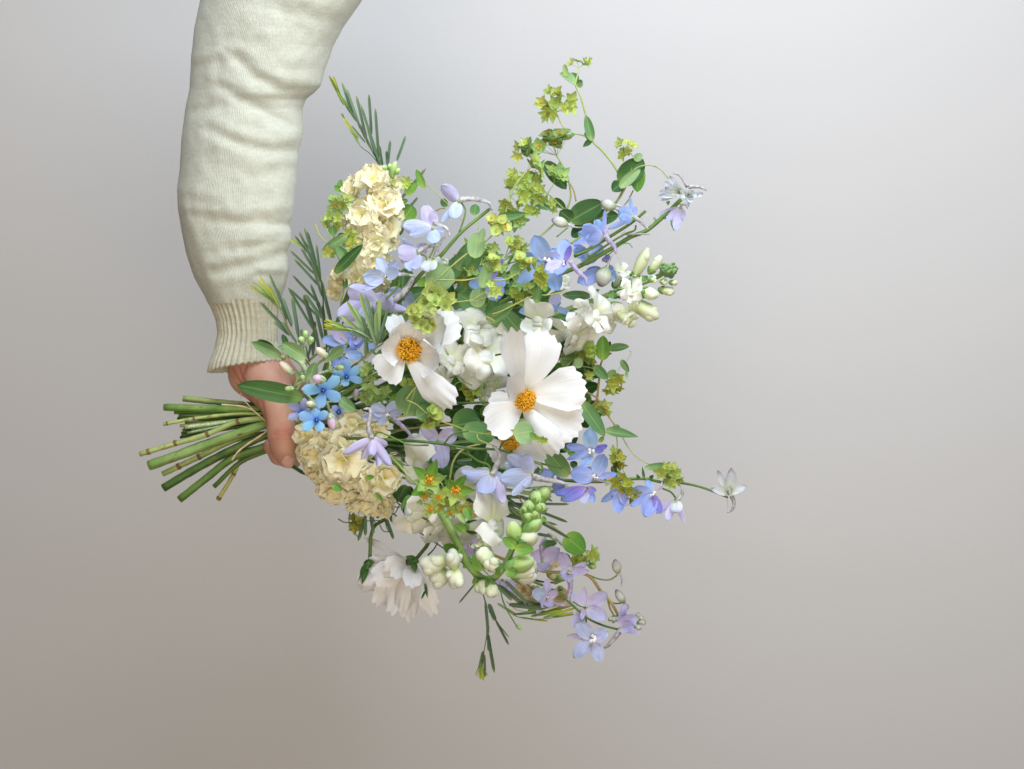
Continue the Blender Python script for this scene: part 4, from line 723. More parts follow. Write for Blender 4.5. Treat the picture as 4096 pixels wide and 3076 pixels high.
# ---- blue delphinium trailing out to the right
c = [(440, 1040, -8, 24), (800, 985, -8)]
t = T_('delphinium_stem', 'blue delphinium trailing past the right cosmos to a single pale flower at the end', FL, c)
stem(t, B2, [(-2200, -100, 4), (-1200, 300, 20), (-400, 620, 34), (0, 690, 38), (500, 720, 38), (780, 695, 36), (1000, 692, 34), (1150, 722, 34), (1400, 738, 32), (1600, 785, 30), (1850, 885, 28)], 36, 44, 'stem_green', cut=c, hand=(1116, 1672, -8), wend=22)
delph(t, B2, (430, 400), 44, [(415, 160, 165, 6), (165, 345, 95, 4), (180, 490, 80, 8), (600, 345, 80, -4, 'del_purple'), (330, 570, 120, 8), (560, 400, 60, 4, 'del_purple')], None, None, 'del_blue', 46, .1)
delph(t, B2, (465, 670), 50, [(215, 630, 190, 8), (570, 430, 165, 4), (700, 640, 70, 4), (400, 560, 120, -6), (300, 720, 110, -4)], [(480, 690), (560, 720), (630, 740)], None, 'del_blue', 40, .1, smat='spur_lilac')
delph(t, B2, (390, 780), 56, [(160, 910, 110, 8, 'del_purple'), (45, 845, 90, 4, 'del_purple'), (110, 915, 140, -8), (455, 940, 90, 2), (480, 820, 60, 4, 'del_purple'), (340, 960, 90, 6, 'del_lav')], None, None, 'del_blue', 22, .2)
delph(t, B2, (50, 690), 44, [(-120, 600, 110, 4), (10, 560, 110, 0), (160, 760, 90, 4, 'del_purple'), (130, 880, 130, -6), (90, 610, 90, 2)], None, None, 'del_blue', 44)
delph(t, B2, (730, 800), 36, [(535, 930, 80, 4), (720, 1055, 150, 10), (800, 970, 110, 8, 'del_lav'), (620, 840, 90, 2)], None, None, 'del_blue', 0)
delph(t, B2, (1070, 840), 42, [(845, 800, 120, 4), (835, 970, 80, 4), (990, 1085, 175, 10), (1155, 1060, 90, 6, 'del_purple'), (1000, 700, 90, -2)], [(1120, 800), (1160, 760), (1165, 720)], None, 'del_blue', 40, .15, smat='spur_lilac')
delph(t, B2, (1310, 900), 40, [(1105, 1050, 70, 0), (1210, 1130, 90, 8), (1400, 1145, 70, 2, 'del_lav'), (1320, 1040, 130, 10, 'del_white')], [(1330, 910), (1375, 840), (1370, 780), (1345, 745)], [(1310, 890), (1260, 830), (1170, 790)], 'del_mauve', 16, -.1, sw=46)
delph(t, B2, (1860, 845), 30, [(1735, 595, 70, 4), (1890, 580, 130, 8), (1685, 785, 100, 6), (2050, 765, 90, 4), (1900, 790, 80, 10)], [(1890, 870), (1915, 940), (1895, 1010), (1845, 1040)], None, 'del_white', 30, .3, sw=48)
branch(t, B2, [(1845, 890), (1850, 950), (1850, 1000)], 30, 6, 'spur_grey', 'tendril')
for b, tp, w_ in (((980, 690), (960, 560), 30), ((930, 700), (900, 640), 40), ((1040, 690), (1080, 650), 44)): leaf(t, B2, b, tp, w_, 36, 'leaf_dark', 2, 'acute')

# ---- delphinium with the hanging flowers across the front
c = [(440, 1065, 2, 22), (800, 1010, 2)]
t = T_('delphinium_stem', 'lavender delphinium on a thin dark stem, its flowers hanging over the lower cream stock', FL, c)
stem(t, B1, [(-700, 260, 30), (-300, 245, 66), (0, 258, 82), (300, 275, 90), (540, 302, 92), (780, 340, 92), (1050, 355, 92), (1220, 400, 90), (1400, 470, 88), (1660, 525, 84)], 90, 32, 'stem_dark', cut=c, hand=(1118, 1685, 6), wend=18)
delph(t, Z7, (1080, 555), 92, [(760, 745, 110, 4), (1150, 890, 100, 6), (1285, 880, 115, 6), (955, 800, 90, -2), (1255, 640, 90, -6), (1070, 760, 110, 8)], [(1070, 560), (1035, 450), (1050, 320), (1050, 240), (980, 238)], [(1090, 550), (1140, 495), (1250, 530), (1480, 630), (1700, 640)], 'del_mauve', 0, -.35, sw=64)
delph(t, Z7, (1250, 310), 62, [(1060, 200, 150, 4), (1340, 150, 150, 2), (960, 330, 100, 4), (1420, 275, 70, 8), (1140, 410, 80, 4)], [(1310, 340), (1400, 420), (1480, 500), (1525, 580)], None, 'del_pale', 40, .15, smat='spur_lilac', sw=60)
delph(t, B1, (480, 270), 66, [(310, 145, 170, 0), (660, 180, 160, 0), (520, 530, 180, 4), (400, 300, 100, 2), (560, 420, 140, 0)], None, None, 'del_lav', 0, .1)
delph(t, B1, (985, 575), 92, [(690, 560, 120, 4), (890, 775, 190, 10), (1090, 860, 130, 8, 'del_lav'), (740, 640, 110, 0), (1090, 660, 110, 0)], [(1000, 590), (1035, 500), (1060, 390), (1000, 310)], [(985, 570), (960, 500), (860, 460), (780, 400), (750, 350)], 'del_pale', 0, -.3, sw=66)
delph(t, B1, (1380, 590), 96, [(1130, 410, 170, 2), (1290, 395, 140, 8), (1085, 640, 180, 12), (1180, 790, 90, 4), (1100, 480, 110, -4), (1300, 700, 110, 4)], [(1380, 610), (1480, 635), (1600, 655), (1710, 680)], [(1400, 600), (1470, 560), (1460, 500), (1420, 480), (1340, 460)], 'del_pale', 0, -.3, sw=72)
branch(t, B1, [(540, 300), (580, 240), (640, 200), (770, 175)], 94, 22, 'stem_dark'); branch(t, B1, [(1060, 355), (1100, 280), (1180, 255), (1200, 270)], 92, 22, 'stem_dark')

# ---- mauve delphinium hanging at the lower right
c = [(500, 880, -12, 22), (900, 905, -12)]
t = T_('delphinium_stem', 'mauve delphinium spray drooping at the bottom right with closed spurred buds', FL, c)
stem(t, B4, [(-1200, -500, -8), (-300, 200, -12), (300, 480, -8), (700, 600, -2), (1150, 640, 4), (1290, 810, 6), (1390, 920, 6), (1470, 1060, 4)], 0, 36, 'stem_tan', cut=c, hand=(1112, 1705, -12), wend=28)
branch(t, B4, [(560, 690, 2), (850, 820, 10), (1000, 950, 14), (1150, 1080, 16), (1300, 1150, 16), (1460, 1195, 14)], 10, 28, 'stem_green'); branch(t, B4, [(1130, 1070), (1140, 1130), (1170, 1200)], 14, 22, 'stem_green'); branch(t, B4, [(1000, 910), (1080, 960), (1170, 975)], 14, 18, 'stem_green')
branch(t, B4, [(1360, 900), (1380, 980), (1440, 1080)], 4, 24, 'stem_tan'); branch(t, B4, [(1380, 920), (1450, 930), (1520, 920)], 4, 18, 'stem_green'); branch(t, B4, [(510, 720), (600, 780), (780, 790)], 4, 14, 'stem_dark')
delph(t, B4, (955, 610), 12, [(880, 400, 120, 6), (1155, 515, 80, 4), (860, 640, 90, 6), (1160, 600, 80, 8), (940, 690, 120, 12), (1000, 560, 70, 8, 'del_white')], [(965, 660), (975, 760), (955, 860), (950, 920)], None, 'del_mauve', 28, .2, smat='spur_lilac', sw=70)
delph(t, B4, (740, 870), 10, [(580, 800, 140, 4, 'del_pale'), (735, 680, 90, 0), (845, 795, 90, 4), (680, 960, 110, 8), (770, 975, 110, 10), (630, 1040, 60, 0)], [(800, 930), (880, 945), (965, 945)], None, 'del_mauve', 24, .2, smat='spur_lilac', sw=50)
delph(t, B4, (1130, 975), 14, [(990, 815, 110, 0), (1115, 760, 60, 0), (1350, 820, 150, 2), (1345, 1085, 150, 4, 'del_lav'), (1005, 1170, 130, 2), (1080, 1100, 60, 6)], None, None, 'del_mauve', 14, .15)
delph(t, B4, (1200, 1290), 24, [(1045, 1125, 160, 4, 'del_pale'), (940, 1255, 66, 0, 'del_lav'), (1005, 1480, 155, 4, 'del_pale'), (1285, 1525, 140, 4), (1355, 1215, 150, 4)], None, None, 'del_pale', 62, .15)
delph(t, B4, (1475, 1185), 18, [(1535, 925, 80, 0), (1650, 1050, 160, 8), (1700, 1235, 60, 2, 'del_lav'), (1620, 1170, 130, 12), (1530, 1010, 90, 4)], [(1490, 1200), (1420, 1290), (1360, 1360), (1318, 1385)], None, 'del_mauve', 0, .25, sw=64)
delph(t, B4, (690, 500), -4, [(590, 400, 130, 0), (860, 370, 170, 6), (720, 600, 150, 8, 'del_lav'), (620, 560, 110, 2), (720, 250, 110, 0)], [(680, 330), (690, 440), (700, 560)], None, 'del_mauve', 0, .1, smat='spur_lilac', sw=60)
delph(t, B4, (280, 690), -6, [(390, 830, 180, 4), (200, 760, 110, 0), (260, 800, 130, 2)], None, None, 'del_mauve', 0)
delph(t, B4, (-60, 330), -10, [(60, 260, 110, 2), (-160, 300, 130, 2), (-30, 450, 130, 4), (-130, 420, 110, 0), (40, 400, 90, 4)], None, None, 'del_mauve', 24)
dbud(t, B4, (850, 290), (740, 215), 50, -6, [(850, 290), (900, 340), (970, 395)], None)
dbud(t, B4, (1465, 630), (1430, 480), 100, 2, [(1460, 600), (1500, 670), (1495, 755)], [(1455, 640), (1380, 685), (1270, 680), (1150, 635)]); dbud(t, B4, (1530, 930), (1440, 790), 90, 6, [(1520, 920), (1570, 960), (1545, 1000)], None)
for a, b in (((1660, 1080), (1670, 1020)), ((1690, 1100), (1720, 1060)), ((1670, 1140), (1740, 1100)), ((1650, 1120), (1650, 1060)), ((1700, 1130), (1745, 1130)), ((1640, 1170), (1700, 1190)), ((1400, 1060), (1370, 1110)), ((1430, 1060), (1410, 1130)), ((1440, 1060), (1470, 1120))): dbud(t, B4, a, b, 50, 6, None, [(1470, 1060), a])

# ---- tweedia
c = [(470, 995, 10, 28), (750, 960, 10), (960, 930, 10)]
t = T_('tweedia_stem', 'downy tweedia with sky blue star flowers, pink buds and a leaf over the wrist', FL, c)
stem(t, B6, [(600, 1500, 30), (660, 1320, 54), (665, 1150, 64), (650, 1050, 66), (610, 960, 66), (520, 890, 64)], 60, 50, 'stem_fuzzy', cut=c, hand=(1120, 1668, 12), wend=50)
for pts, w_ in (([(650, 1100), (590, 1060), (530, 1040)], 30), ([(640, 1120), (580, 1150), (520, 1190)], 32), ([(620, 970), (640, 860), (630, 790)], 34), ([(660, 1100), (760, 1060), (860, 1030), (960, 1005)], 34), ([(870, 1020), (880, 960), (850, 900)], 28), ([(640, 1180), (760, 1190), (815, 1215)], 26), ([(850, 1330), (870, 1400), (890, 1450)], 28), ([(680, 1300), (780, 1330), (850, 1325), (960, 1310)], 24), ([(640, 800), (670, 760), (690, 740)], 22), ([(635, 790), (610, 750)], 22), ([(640, 780), (645, 720), (640, 690)], 22), ([(660, 1250), (740, 1350), (750, 1480)], 22), ([(640, 1350), (620, 1420)], 20), ([(860, 1030), (960, 1060), (1035, 1085)], 20)): branch(t, B6, pts, 64, w_, 'stem_fuzzy')
def star(z, c0, d, tips, mat='tweedia_blue'):
    cc = px2(z, c0, d); tc = tocam(cc); m = MB(); r = mm(z, 27, d); u, v = perp(tc)
    for k in range(5): an = k * 1.2566; o = u * math.cos(an) + v * math.sin(an); m.blob(cc + o * r * .35 - tc * .001, cc + o * r * .75 + tc * .0035, r * .85, 'tweedia_eye', seg=7, rings=5)
    m.blob(cc, cc + tc * .005, r * .5, 'bee', seg=7, rings=5); F = m.build('flower', t, cc)
    for q in tips:
        p1 = px2(z, q, d + R.uniform(0, 5)); m = MB(); m.sheet(cc + (p1 - cc) * .12, p1, mm(z, q[2], d) * 1.1, tc + rv(.15), mat, 'strap', 8, 10, -.18, .05, -.06, .03, 1.5, tip=.05); m.build('petal', F, cc)
star(B6, (815, 1215), 78, [(605, 1200, 95), (795, 1115, 75), (970, 1080, 92), (985, 1305, 100), (770, 1388, 100)])
star(B6, (750, 1495), 80, [(575, 1440, 92), (735, 1375, 88), (860, 1420, 80), (610, 1590, 82), (800, 1598, 86)])
star(B6, (1035, 1085), 66, [(900, 1035, 72), (1030, 910, 85), (1170, 990, 78), (1190, 1130, 66), (1010, 1175, 74)])
star(B6, (615, 1425), 68, [(480, 1310, 84), (635, 1285, 70), (475, 1485, 66), (690, 1410, 60)], 'tweedia_lilac')
star(B6, (960, 1420), 48, [(900, 1360, 60), (1010, 1400, 60), (920, 1470, 60), (1020, 1300, 60)], 'tweedia_lilac')
for a, b, w_, mt, d in (((520, 1050), (400, 945), 82, 'bud_cream', 74), ((530, 1195), (450, 1200), 56, 'bud_green', 76), ((620, 1130), (615, 1065), 56, 'bud_green', 76), ((860, 910), (745, 810), 78, 'bud_cream', 60), ((925, 1000), (1010, 995), 56, 'bud_green', 74), ((830, 1115), (712, 1095), 92, 'bud_pink', 84), ((740, 1350), (650, 1335), 66, 'bud_cream', 82), ((880, 1440), (908, 1590), 84, 'bud_pink', 82), ((625, 770), (590, 705), 66, 'bud_green', 68), ((650, 720), (640, 645), 60, 'bud_green', 66), ((680, 770), (710, 705), 62, 'bud_green', 68), ((500, 910), (500, 850), 60, 'bud_green', 70), ((440, 920), (430, 870), 60, 'bud_green', 68), ((1120, 1300), (1130, 1200), 60, 'bud_pink', 40)): pbud(t, B6, a, b, w_, d, mt, 5, True, 2, 'stem_fuzzy')
leaf(t, B6, (615, 1290), (-5, 1165), 200, 72, 'leaf_dark', -6, 'ovate', .25, .03, ruf=.05, n=(0, -1, .25)); leaf(t, B6, (640, 910), (420, 765), 140, 76, 'leaf_fuzzy', 2, 'ovate', .5, ruf=.05)
leaf(t, B6, (420, 890), (135, 755), 110, 68, 'leaf_fuzzy', -2, 'ovate', .6, ruf=.05); leaf(t, B6, (350, 830), (190, 735), 80, 62, 'leaf_dark', 0, 'ovate', .5)
leaf(t, B6, (820, 950), (1002, 805), 110, 74, 'leaf_fuzzy', 2, 'obov', .4, ruf=.06); leaf(t, B6, (680, 1110), (740, 945), 110, 72, 'leaf_fuzzy', 0, 'ovate', .4); leaf(t, B6, (965, 1290), (1125, 1410), 110, 74, 'leaf_fuzzy', 4, 'ovate', .4); leaf(t, B6, (470, 790), (425, 680), 60, 58, 'leaf_dark'); leaf(t, B6, (590, 1100), (560, 1040), 50, 74, 'leaf_fuzzy'); leaf(t, B6, (540, 830), (380, 800), 60, 72, 'leaf_fuzzy')

# ---- cosmos
def cosmos_stem(t, c, hand, pts, z, d, w_=24): stem(t, z, pts, d, w_, 'stem_dark', cut=c, hand=hand, wend=w_ * .8)
c = [(410, 930, -2, 22), (900, 925, -2)]
t = T_('cosmos_stem', 'large open white cosmos with a golden centre facing forward, the right-hand one of the pair', FL, c)
cosmos_stem(t, c, (1114, 1656, 0), [(-200, 900, 20), (600, 880, 40), (1200, 860, 66), (1475, 850, 84)], Z6, 80)
F, cc = cosmos_disc(Z6, (1475, 840), 88, 100, 96, t)
cpetal(F, Z6, (1440, 770), (1335, 240), 215, 90, 26, .35, -.02, .03, .03, 3, .25, .1, ta=.04)
cpetal(F, Z6, (1500, 770), (1640, 265), 350, 90, 10, .12, .04, -.02, .02, 5)
cpetal(F, Z6, (1520, 810), (1985, 720), 370, 92, 8, .10, .04, -.03, .03, 5)
cpetal(F, Z6, (1520, 880), (1935, 1110), 360, 88, 6, .12, .05, -.03, .03, 5)
cpetal(F, Z6, (1470, 900), (1735, 1300), 270, 94, 4, -.35, .06, -.12, .05, 4, .3)
cpetal(F, Z6, (1440, 880), (1155, 1085), 330, 92, 10, .15, .03, .05, .03, 5, -.15)
cpetal(F, Z6, (1440, 820), (1290, 660), 230, 94, 30, .5, .03, .1, .04, 3, .4)
cpetal(F, Z6, (1440, 850), (1170, 900), 230, 86, 6, .2, .03, 0, .03, 4)
for a, b in (((1430, 930), (1300, 1060)), ((1380, 950), (1330, 1060))): leaf(t, Z6, a, b, 14, 80, 'leaf_dark', -6, 'linear')
c = [(420, 905, 6, 22), (900, 900, 6)]
t = T_('cosmos_stem', 'open white cosmos with a golden centre and a long drooping petal, next to the tweedia', FL, c)
cosmos_stem(t, c, (1114, 1648, 8), [(-300, 800, 24), (100, 600, 44), (440, 450, 70)], Z6, 70)
F, cc = cosmos_disc(Z6, (495, 425), 95, 100, 88, t, (.05, .05))
cpetal(F, Z6, (450, 390), (345, 130), 170, 74, -6, .3, .03, .0, .03, 3, .2, mat='cosmos_pink')
cpetal(F, Z6, (480, 370), (465, 185), 290, 82, 12, .5, .03, .05, .03, 4)
cpetal(F, Z6, (540, 390), (830, 165), 330, 84, 26, .45, -.05, .1, .03, 4, -.35)
cpetal(F, Z6, (560, 380), (905, 150), 300, 72, 4, .2, .06, -.05, .04, 4)
cpetal(F, Z6, (450, 430), (240, 400), 290, 84, 18, .5, -.02, .12, .02, 0, 0, .35)
cpetal(F, Z6, (450, 470), (255, 640), 300, 86, 6, .1, .05, -.03, .03, 5, .1)
cpetal(F, Z6, (480, 490), (850, 900), 250, 88, 8, -.25, .08, -.10, .05, 4, .35)
cpetal(F, Z6, (540, 460), (790, 500), 330, 82, 22, .5, -.04, .12, .02, 0, .2, .3)
c = [(430, 1075, -10, 20), (900, 990, -10)]
t = T_('cosmos_stem', 'half-hidden white cosmos whose yellow centre peeps out under the right cosmos', FL, c)
cosmos_stem(t, c, (1114, 1690, -8), [(-200, 1150, 6), (600, 1250, 30), (1200, 1260, 56), (1350, 1230, 66)], Z6, 60)
F, cc = cosmos_disc(Z6, (1350, 1215), 78, 50, 72, t, (0, .9), .7)
for b, tp, w_, dd in (((1390, 1230), (1650, 1330), 230, 6), ((1380, 1250), (1560, 1420), 200, 4), ((1400, 1220), (1700, 1230), 200, -6), ((1330, 1250), (1250, 1400), 180, 4), ((1300, 1220), (1150, 1250), 170, 0)): cpetal(F, Z6, b, tp, w_, 66, dd, .2, .04, -.03, .03, 4, mat='cosmos_pink')
c = [(450, 1050, -14, 22), (900, 960, -14)]
t = T_('cosmos_stem', 'pale cosmos hanging face down at the lower left, its dark green sepals showing', FL, c)
stem(t, B3, [(-400, -300, 4), (300, -100, 22), (700, 0, 34), (840, 150, 40), (845, 260, 42), (800, 390, 44), (740, 470, 46), (690, 530, 46)], 40, 34, 'stem_dark', cut=c, hand=(1112, 1700, -14), wend=34)
branch(t, B3, [(800, 490), (850, 440), (890, 375)], 46, 16, 'stem_dark', 'leaf_stalk'); 
p = px2(B3, (650, 560), 42); m = MB(); m.blob(px2(B3, (700, 515), 44), px2(B3, (600, 580), 38), mm(B3, 90, 40), 'calyx_dark', seg=10, rings=6); F = m.build('flower', t, p)
for tp, w_, dd, b in (((215, 830), 220, -10, (600, 580)), ((330, 930), 230, 6, (600, 580)), ((470, 1020), 220, 8, (620, 600)), ((620, 1055), 220, 4, (640, 600)), ((830, 1040), 190, -8, (690, 600)), ((420, 620), 230, 22, (640, 540)), ((290, 700), 250, 4, (600, 570)), ((500, 680), 170, 26, (640, 560)), ((620, 800), 190, 24, (670, 570)), ((700, 880), 150, 20, (690, 580)), ((560, 960), 190, 18, (650, 600)), ((235, 360), 70, -14, (600, 520)), ((300, 560), 180, -6, (600, 540))):
    cpetal(F, B3, b, (tp[0] + R.uniform(-30, 30), tp[1] + R.uniform(-25, 25)), w_ * .95, 38, dd + R.uniform(-6, 8), R.uniform(-.4, .3), R.uniform(-.02, .12), R.uniform(-.15, .08), .09, 3, R.uniform(-.7, .7), .25, 'cosmos_pink', .05)
for a, b, w_ in (((690, 530), (600, 500), 60), ((680, 560), (690, 640), 60), ((700, 540), (640, 540), 60), ((690, 540), (720, 560), 50)): leaf(t, B3, a, b, w_, 54, 'leaf_dark', 2, 'acute')
leaf(t, B3, (760, 760), (745, 880), 60, 44, 'leaf_dark', 2, 'acute'); leaf(t, B3, (775, 740), (798, 870), 30, 46, 'leaf_dark', 2, 'acute')
c = [(460, 1000, -14, 20), (900, 940, -16)]
t = T_('cosmos_stem', 'nodding cosmos with a dark calyx and feathery leaves just under the cream stock', FL, c)
stem(t, B3, [(-500, -500, 0), (100, -100, 14), (430, 150, 24), (330, 230, 28), (295, 330, 30), (290, 450, 30), (285, 560, 30)], 28, 30, 'stem_dark', cut=c, hand=(1112, 1712, -16), wend=34)
p = px2(B3, (270, 570), 30); m = MB(); m.blob(px2(B3, (290, 530), 30), px2(B3, (250, 600), 30), mm(B3, 80, 30), 'calyx_dark', seg=10, rings=6); F = m.build('flower', t, p)
for tp, w_, dd in (((240, 760), 180, 6), ((330, 740), 220, 10), ((420, 680), 200, 4), ((200, 790), 110, -6)): cpetal(F, B3, (275, 575), tp, w_, 30, dd, -.3, .08, -.05, .04, 3, R.uniform(-.3, .3), .2, 'cosmos_pink')
for a, b, w_ in (((260, 570), (215, 750), 60), ((250, 570), (180, 730), 26), ((270, 560), (330, 550), 50), ((270, 570), (195, 660), 60), ((280, 560), (250, 620), 60)): leaf(t, B3, a, b, w_, 38, 'leaf_dark', 2, 'acute', name='sepal')
for pts in ([(700, 1455), (760, 1490), (830, 1495), (1000, 1480), (1200, 1470)], [(1380, 1290), (1330, 1390), (1270, 1420)], [(1090, 1440), (1110, 1500), (1180, 1480), (1230, 1460)], [(1160, 1520), (1200, 1590), (1270, 1600)], [(830, 1380), (820, 1480), (840, 1580)], [(900, 1560), (890, 1620), (930, 1661)], [(1300, 1300), (1360, 1330), (1390, 1320)], [(1220, 1480), (1240, 1560), (1260, 1600)]): branch(t, Z7, pts, 30, 14, 'stem_dark', 'leaf')
needles(t, Z7, [((1010, 1400), (920, 1700)), ((1060, 1420), (1090, 1620)), ((1230, 1450), (1310, 1680)), ((1280, 1420), (1400, 1590)), ((1270, 1440), (1370, 1560)), ((1000, 1440), (1000, 1640)), ((1180, 1400), (1120, 1440))], 30, 40, 'needle')
umbel(t, Z7, (930, 1380), [(870, 1440, 110), (900, 1520, 120), (930, 1470, 100), (880, 1560, 110)], 26, 'bract_olive', 'floret_orange')

# ---- bupleurum
def bup(label, c): return T_('bupleurum_stem', label, FO, c)
c = [(300, 972, 6, 28), (420, 948, 6), (540, 925, 6), (850, 890, 6)]
t = bup('tall bupleurum sprig reaching highest, above the big dark green leaf on the right', c)
stem(t, Z4, [(-1400, 2700, 6), (-200, 2000, -4), (700, 1700, -10), (1000, 1450, -8), (1125, 1250, -4), (1060, 1080, 0), (960, 950, 2), (865, 850, 4), (815, 640, 4), (765, 470, 4), (732, 395, 4), (745, 320, 4), (762, 250, 4)], 0, 22, 'stem_pale', cut=c, hand=(1112, 1640, 8), wend=12, nodes_=[(540, 925, 6, 34, 10, -2), (330, 965, 6, 32, 10, -2)])
leaf(t, Z4, (730, 392), (598, 300), 120, 4, 'leaf_pale', 6, 'ovate', .5, n=(.3, -1, .8)); leaf(t, Z4, (735, 392), (792, 372), 70, 4, 'leaf_glauc', -4, 'ovate', .4)
leaf(t, Z4, (655, 320), (640, 220), 50, 8, 'bract_green', 2, 'ovate', .4); leaf(t, Z4, (730, 380), (700, 290), 90, 0, 'leaf_glauc', 0, 'ovate', .4)
umbel(t, Z4, (762, 250), [(690, 215, 70), (745, 190, 75), (820, 200, 90), (850, 190, 60), (800, 220, 60)], 4, 'bract', fl=5, face=.4)
leaf(t, Z4, (868, 855), (818, 645), 80, 6, 'leaf_glauc', 2, 'ovate', .5); leaf(t, Z4, (860, 850), (790, 910), 50, 4, 'leaf_dark', 0, 'acute'); leaf(t, Z4, (865, 850), (805, 790), 50, 0, 'leaf_dark', -2)
branch(t, Z4, [(860, 835), (780, 810), (700, 790), (620, 730), (575, 630)], 4, 13)
umbel(t, Z4, (572, 620), [(500, 580, 130), (575, 450, 100), (440, 540, 100), (700, 520, 110), (560, 540, 110), (640, 590, 100), (480, 640, 110), (540, 640, 100), (700, 580, 110), (600, 470, 80), (500, 440, 90)], 4, 'bract', nb=5, face=.55)
leaf(t, Z4, (1100, 1215), (1293, 1012), 200, 0, 'leaf_dark', -4, 'ovate', .35, n=(.3, -1, .4)); leaf(t, Z4, (1110, 1210), (1035, 1275), 110, 0, 'leaf_dark', 3, 'ovate', .3); leaf(t, Z4, (1100, 1245), (1270, 1090), 90, 6, 'leaf_pale', 2, 'ovate', .5)
leaf(t, Z4, (1240, 1060), (1245, 1285), 135, -4, 'leaf_bright', 2, 'ovate', .3); leaf(t, Z4, (1220, 1020), (1285, 968), 70, -2, 'leaf_pale', 0)
branch(t, Z4, [(1230, 1020), (1210, 990), (1185, 955)], 0, 10); umbel(t, Z4, (1185, 955), [(1095, 870, 75), (1165, 870, 70), (1215, 895, 75), (1110, 975, 80), (1160, 940, 80), (1080, 890, 60), (1120, 940, 60)], 2, 'bract', fl=4, face=.4)
branch(t, Z4, [(1145, 1240), (1110, 1310), (1070, 1370)], -4, 22); branch(t, Z4, [(1210, 1270), (1170, 1350), (1130, 1400)], -8, 12, 'stem_tan'); branch(t, Z4, [(1200, 1110), (1270, 1070), (1350, 1060), (1430, 1090), (1500, 1170)], 0, 13)
leaf(t, Z4, (690, 1520), (960, 1370), 210, -8, 'leaf_dark', 4, 'ovate', .2, n=(-.1, -1, .35)); leaf(t, Z4, (700, 1520), (600, 1440), 130, -8, 'leaf_dark', 2, 'ovate', .2); leaf(t, Z4, (840, 1510), (1090, 1475), 140, -14, 'leaf_dark', 2, 'ovate', .3)
branch(t, Z4, [(780, 1540), (880, 1530), (1000, 1480)], -6, 14, 'stem_tan'); leaf(t, Z4, (800, 1560), (700, 1660), 110, -12, 'leaf_dark')

c = [(295, 1360, 2, 44), (430, 1295, 2), (580, 1225, 2), (850, 1095, 3)]
t = bup('bushy bupleurum with many crowded green stars and orange hearts, left of the tall sprig', c)
stem(t, Z4, [(-1500, 2700, 4), (-600, 2200, -6), (300, 1750, -14), (640, 1450, -16), (690, 1330, -14), (685, 1250, -12), (650, 1110, -8), (572, 980, -6)], -8, 20, 'stem_pale', cut=c, hand=(1116, 1705, 2), wend=12, nodes_=[(580, 1225, 2, 50, 10, -4.5), (420, 1300, 2, 50, 10, -4.5)])
umbel(t, Z4, (575, 980), [(350, 920, 130), (430, 910, 120), (470, 870, 110), (540, 830, 150), (600, 800, 130), (650, 830, 120), (560, 880, 110), (500, 790, 110), (330, 880, 100)], -6, 'bract_green', 'floret_orange', face=.35, wide=.7)
umbel(t, Z4, (330, 940), [(250, 910, 80), (255, 990, 80), (300, 870, 70)], -6, 'bract', fl=4)
leaf(t, Z4, (340, 990), (310, 840), 110, -10, 'leaf_dark', 0, 'ovate', .4)
branch(t, Z4, [(735, 1360), (715, 1270), (680, 1210), (640, 1190)], -12, 14, 'stem_tan'); leaf(t, Z4, (480, 1035), (655, 1262), 130, -14, 'leaf_dark', 2, 'ovate', .3)
umbel(t, Z4, (550, 1210), [(590, 1110, 120), (560, 1130, 110), (625, 1150, 110), (530, 1090, 80)], -8, 'bract_green', face=.5)
branch(t, Z4, [(150, 1460), (165, 1380), (190, 1300), (250, 1200), (330, 1110)], -2, 20); umbel(t, Z4, (325, 1115), [(400, 1010, 110), (380, 1060, 110), (440, 1090, 120), (450, 1120, 100), (370, 990, 90)], -2, 'bract_green', face=.4)
umbel(t, Z4, (190, 1320), [(200, 1130, 80), (230, 1180, 110), (195, 1240, 80), (170, 1200, 70), (150, 1390, 100), (190, 1430, 90), (260, 1380, 80), (130, 1430, 80)], -6, 'bract')
umbel(t, Z4, (480, 1290), [(330, 1160, 90), (300, 1220, 100), (410, 1190, 110), (370, 1240, 100), (430, 1260, 100), (310, 1330, 100), (380, 1330, 95), (430, 1340, 100), (350, 1290, 90), (270, 1290, 80)], -2, 'bract')
umbel(t, Z4, (430, 1400), [(350, 1430, 100), (530, 1380, 80), (550, 1430, 70), (470, 1350, 80), (400, 1450, 70)], -6, 'bract')
branch(t, Z4, [(300, 1455), (400, 1400), (480, 1320), (550, 1215)], -2, 14); branch(t, Z4, [(480, 1280), (560, 1350), (640, 1430)], -10, 12); branch(t, Z4, [(90, 1480), (150, 1380), (220, 1290)], -8, 10)
leaf(t, Z4, (80, 1495), (315, 1460), 75, 2, 'leaf_glauc', 3, 'ovate', .4); leaf(t, Z4, (390, 1370), (530, 1430), 60, 0, 'leaf_glauc', 0, 'ovate', .4); leaf(t, Z4, (550, 1340), (650, 1420), 70, -14, 'leaf_dark')
leaf(t, Z4, (310, 1130), (420, 1160), 70, -10, 'leaf_dark'); umbel(t, Z4, (200, 1480), [(260, 1530, 110), (290, 1520, 90), (230, 1550, 90)], -4, 'bract_green')

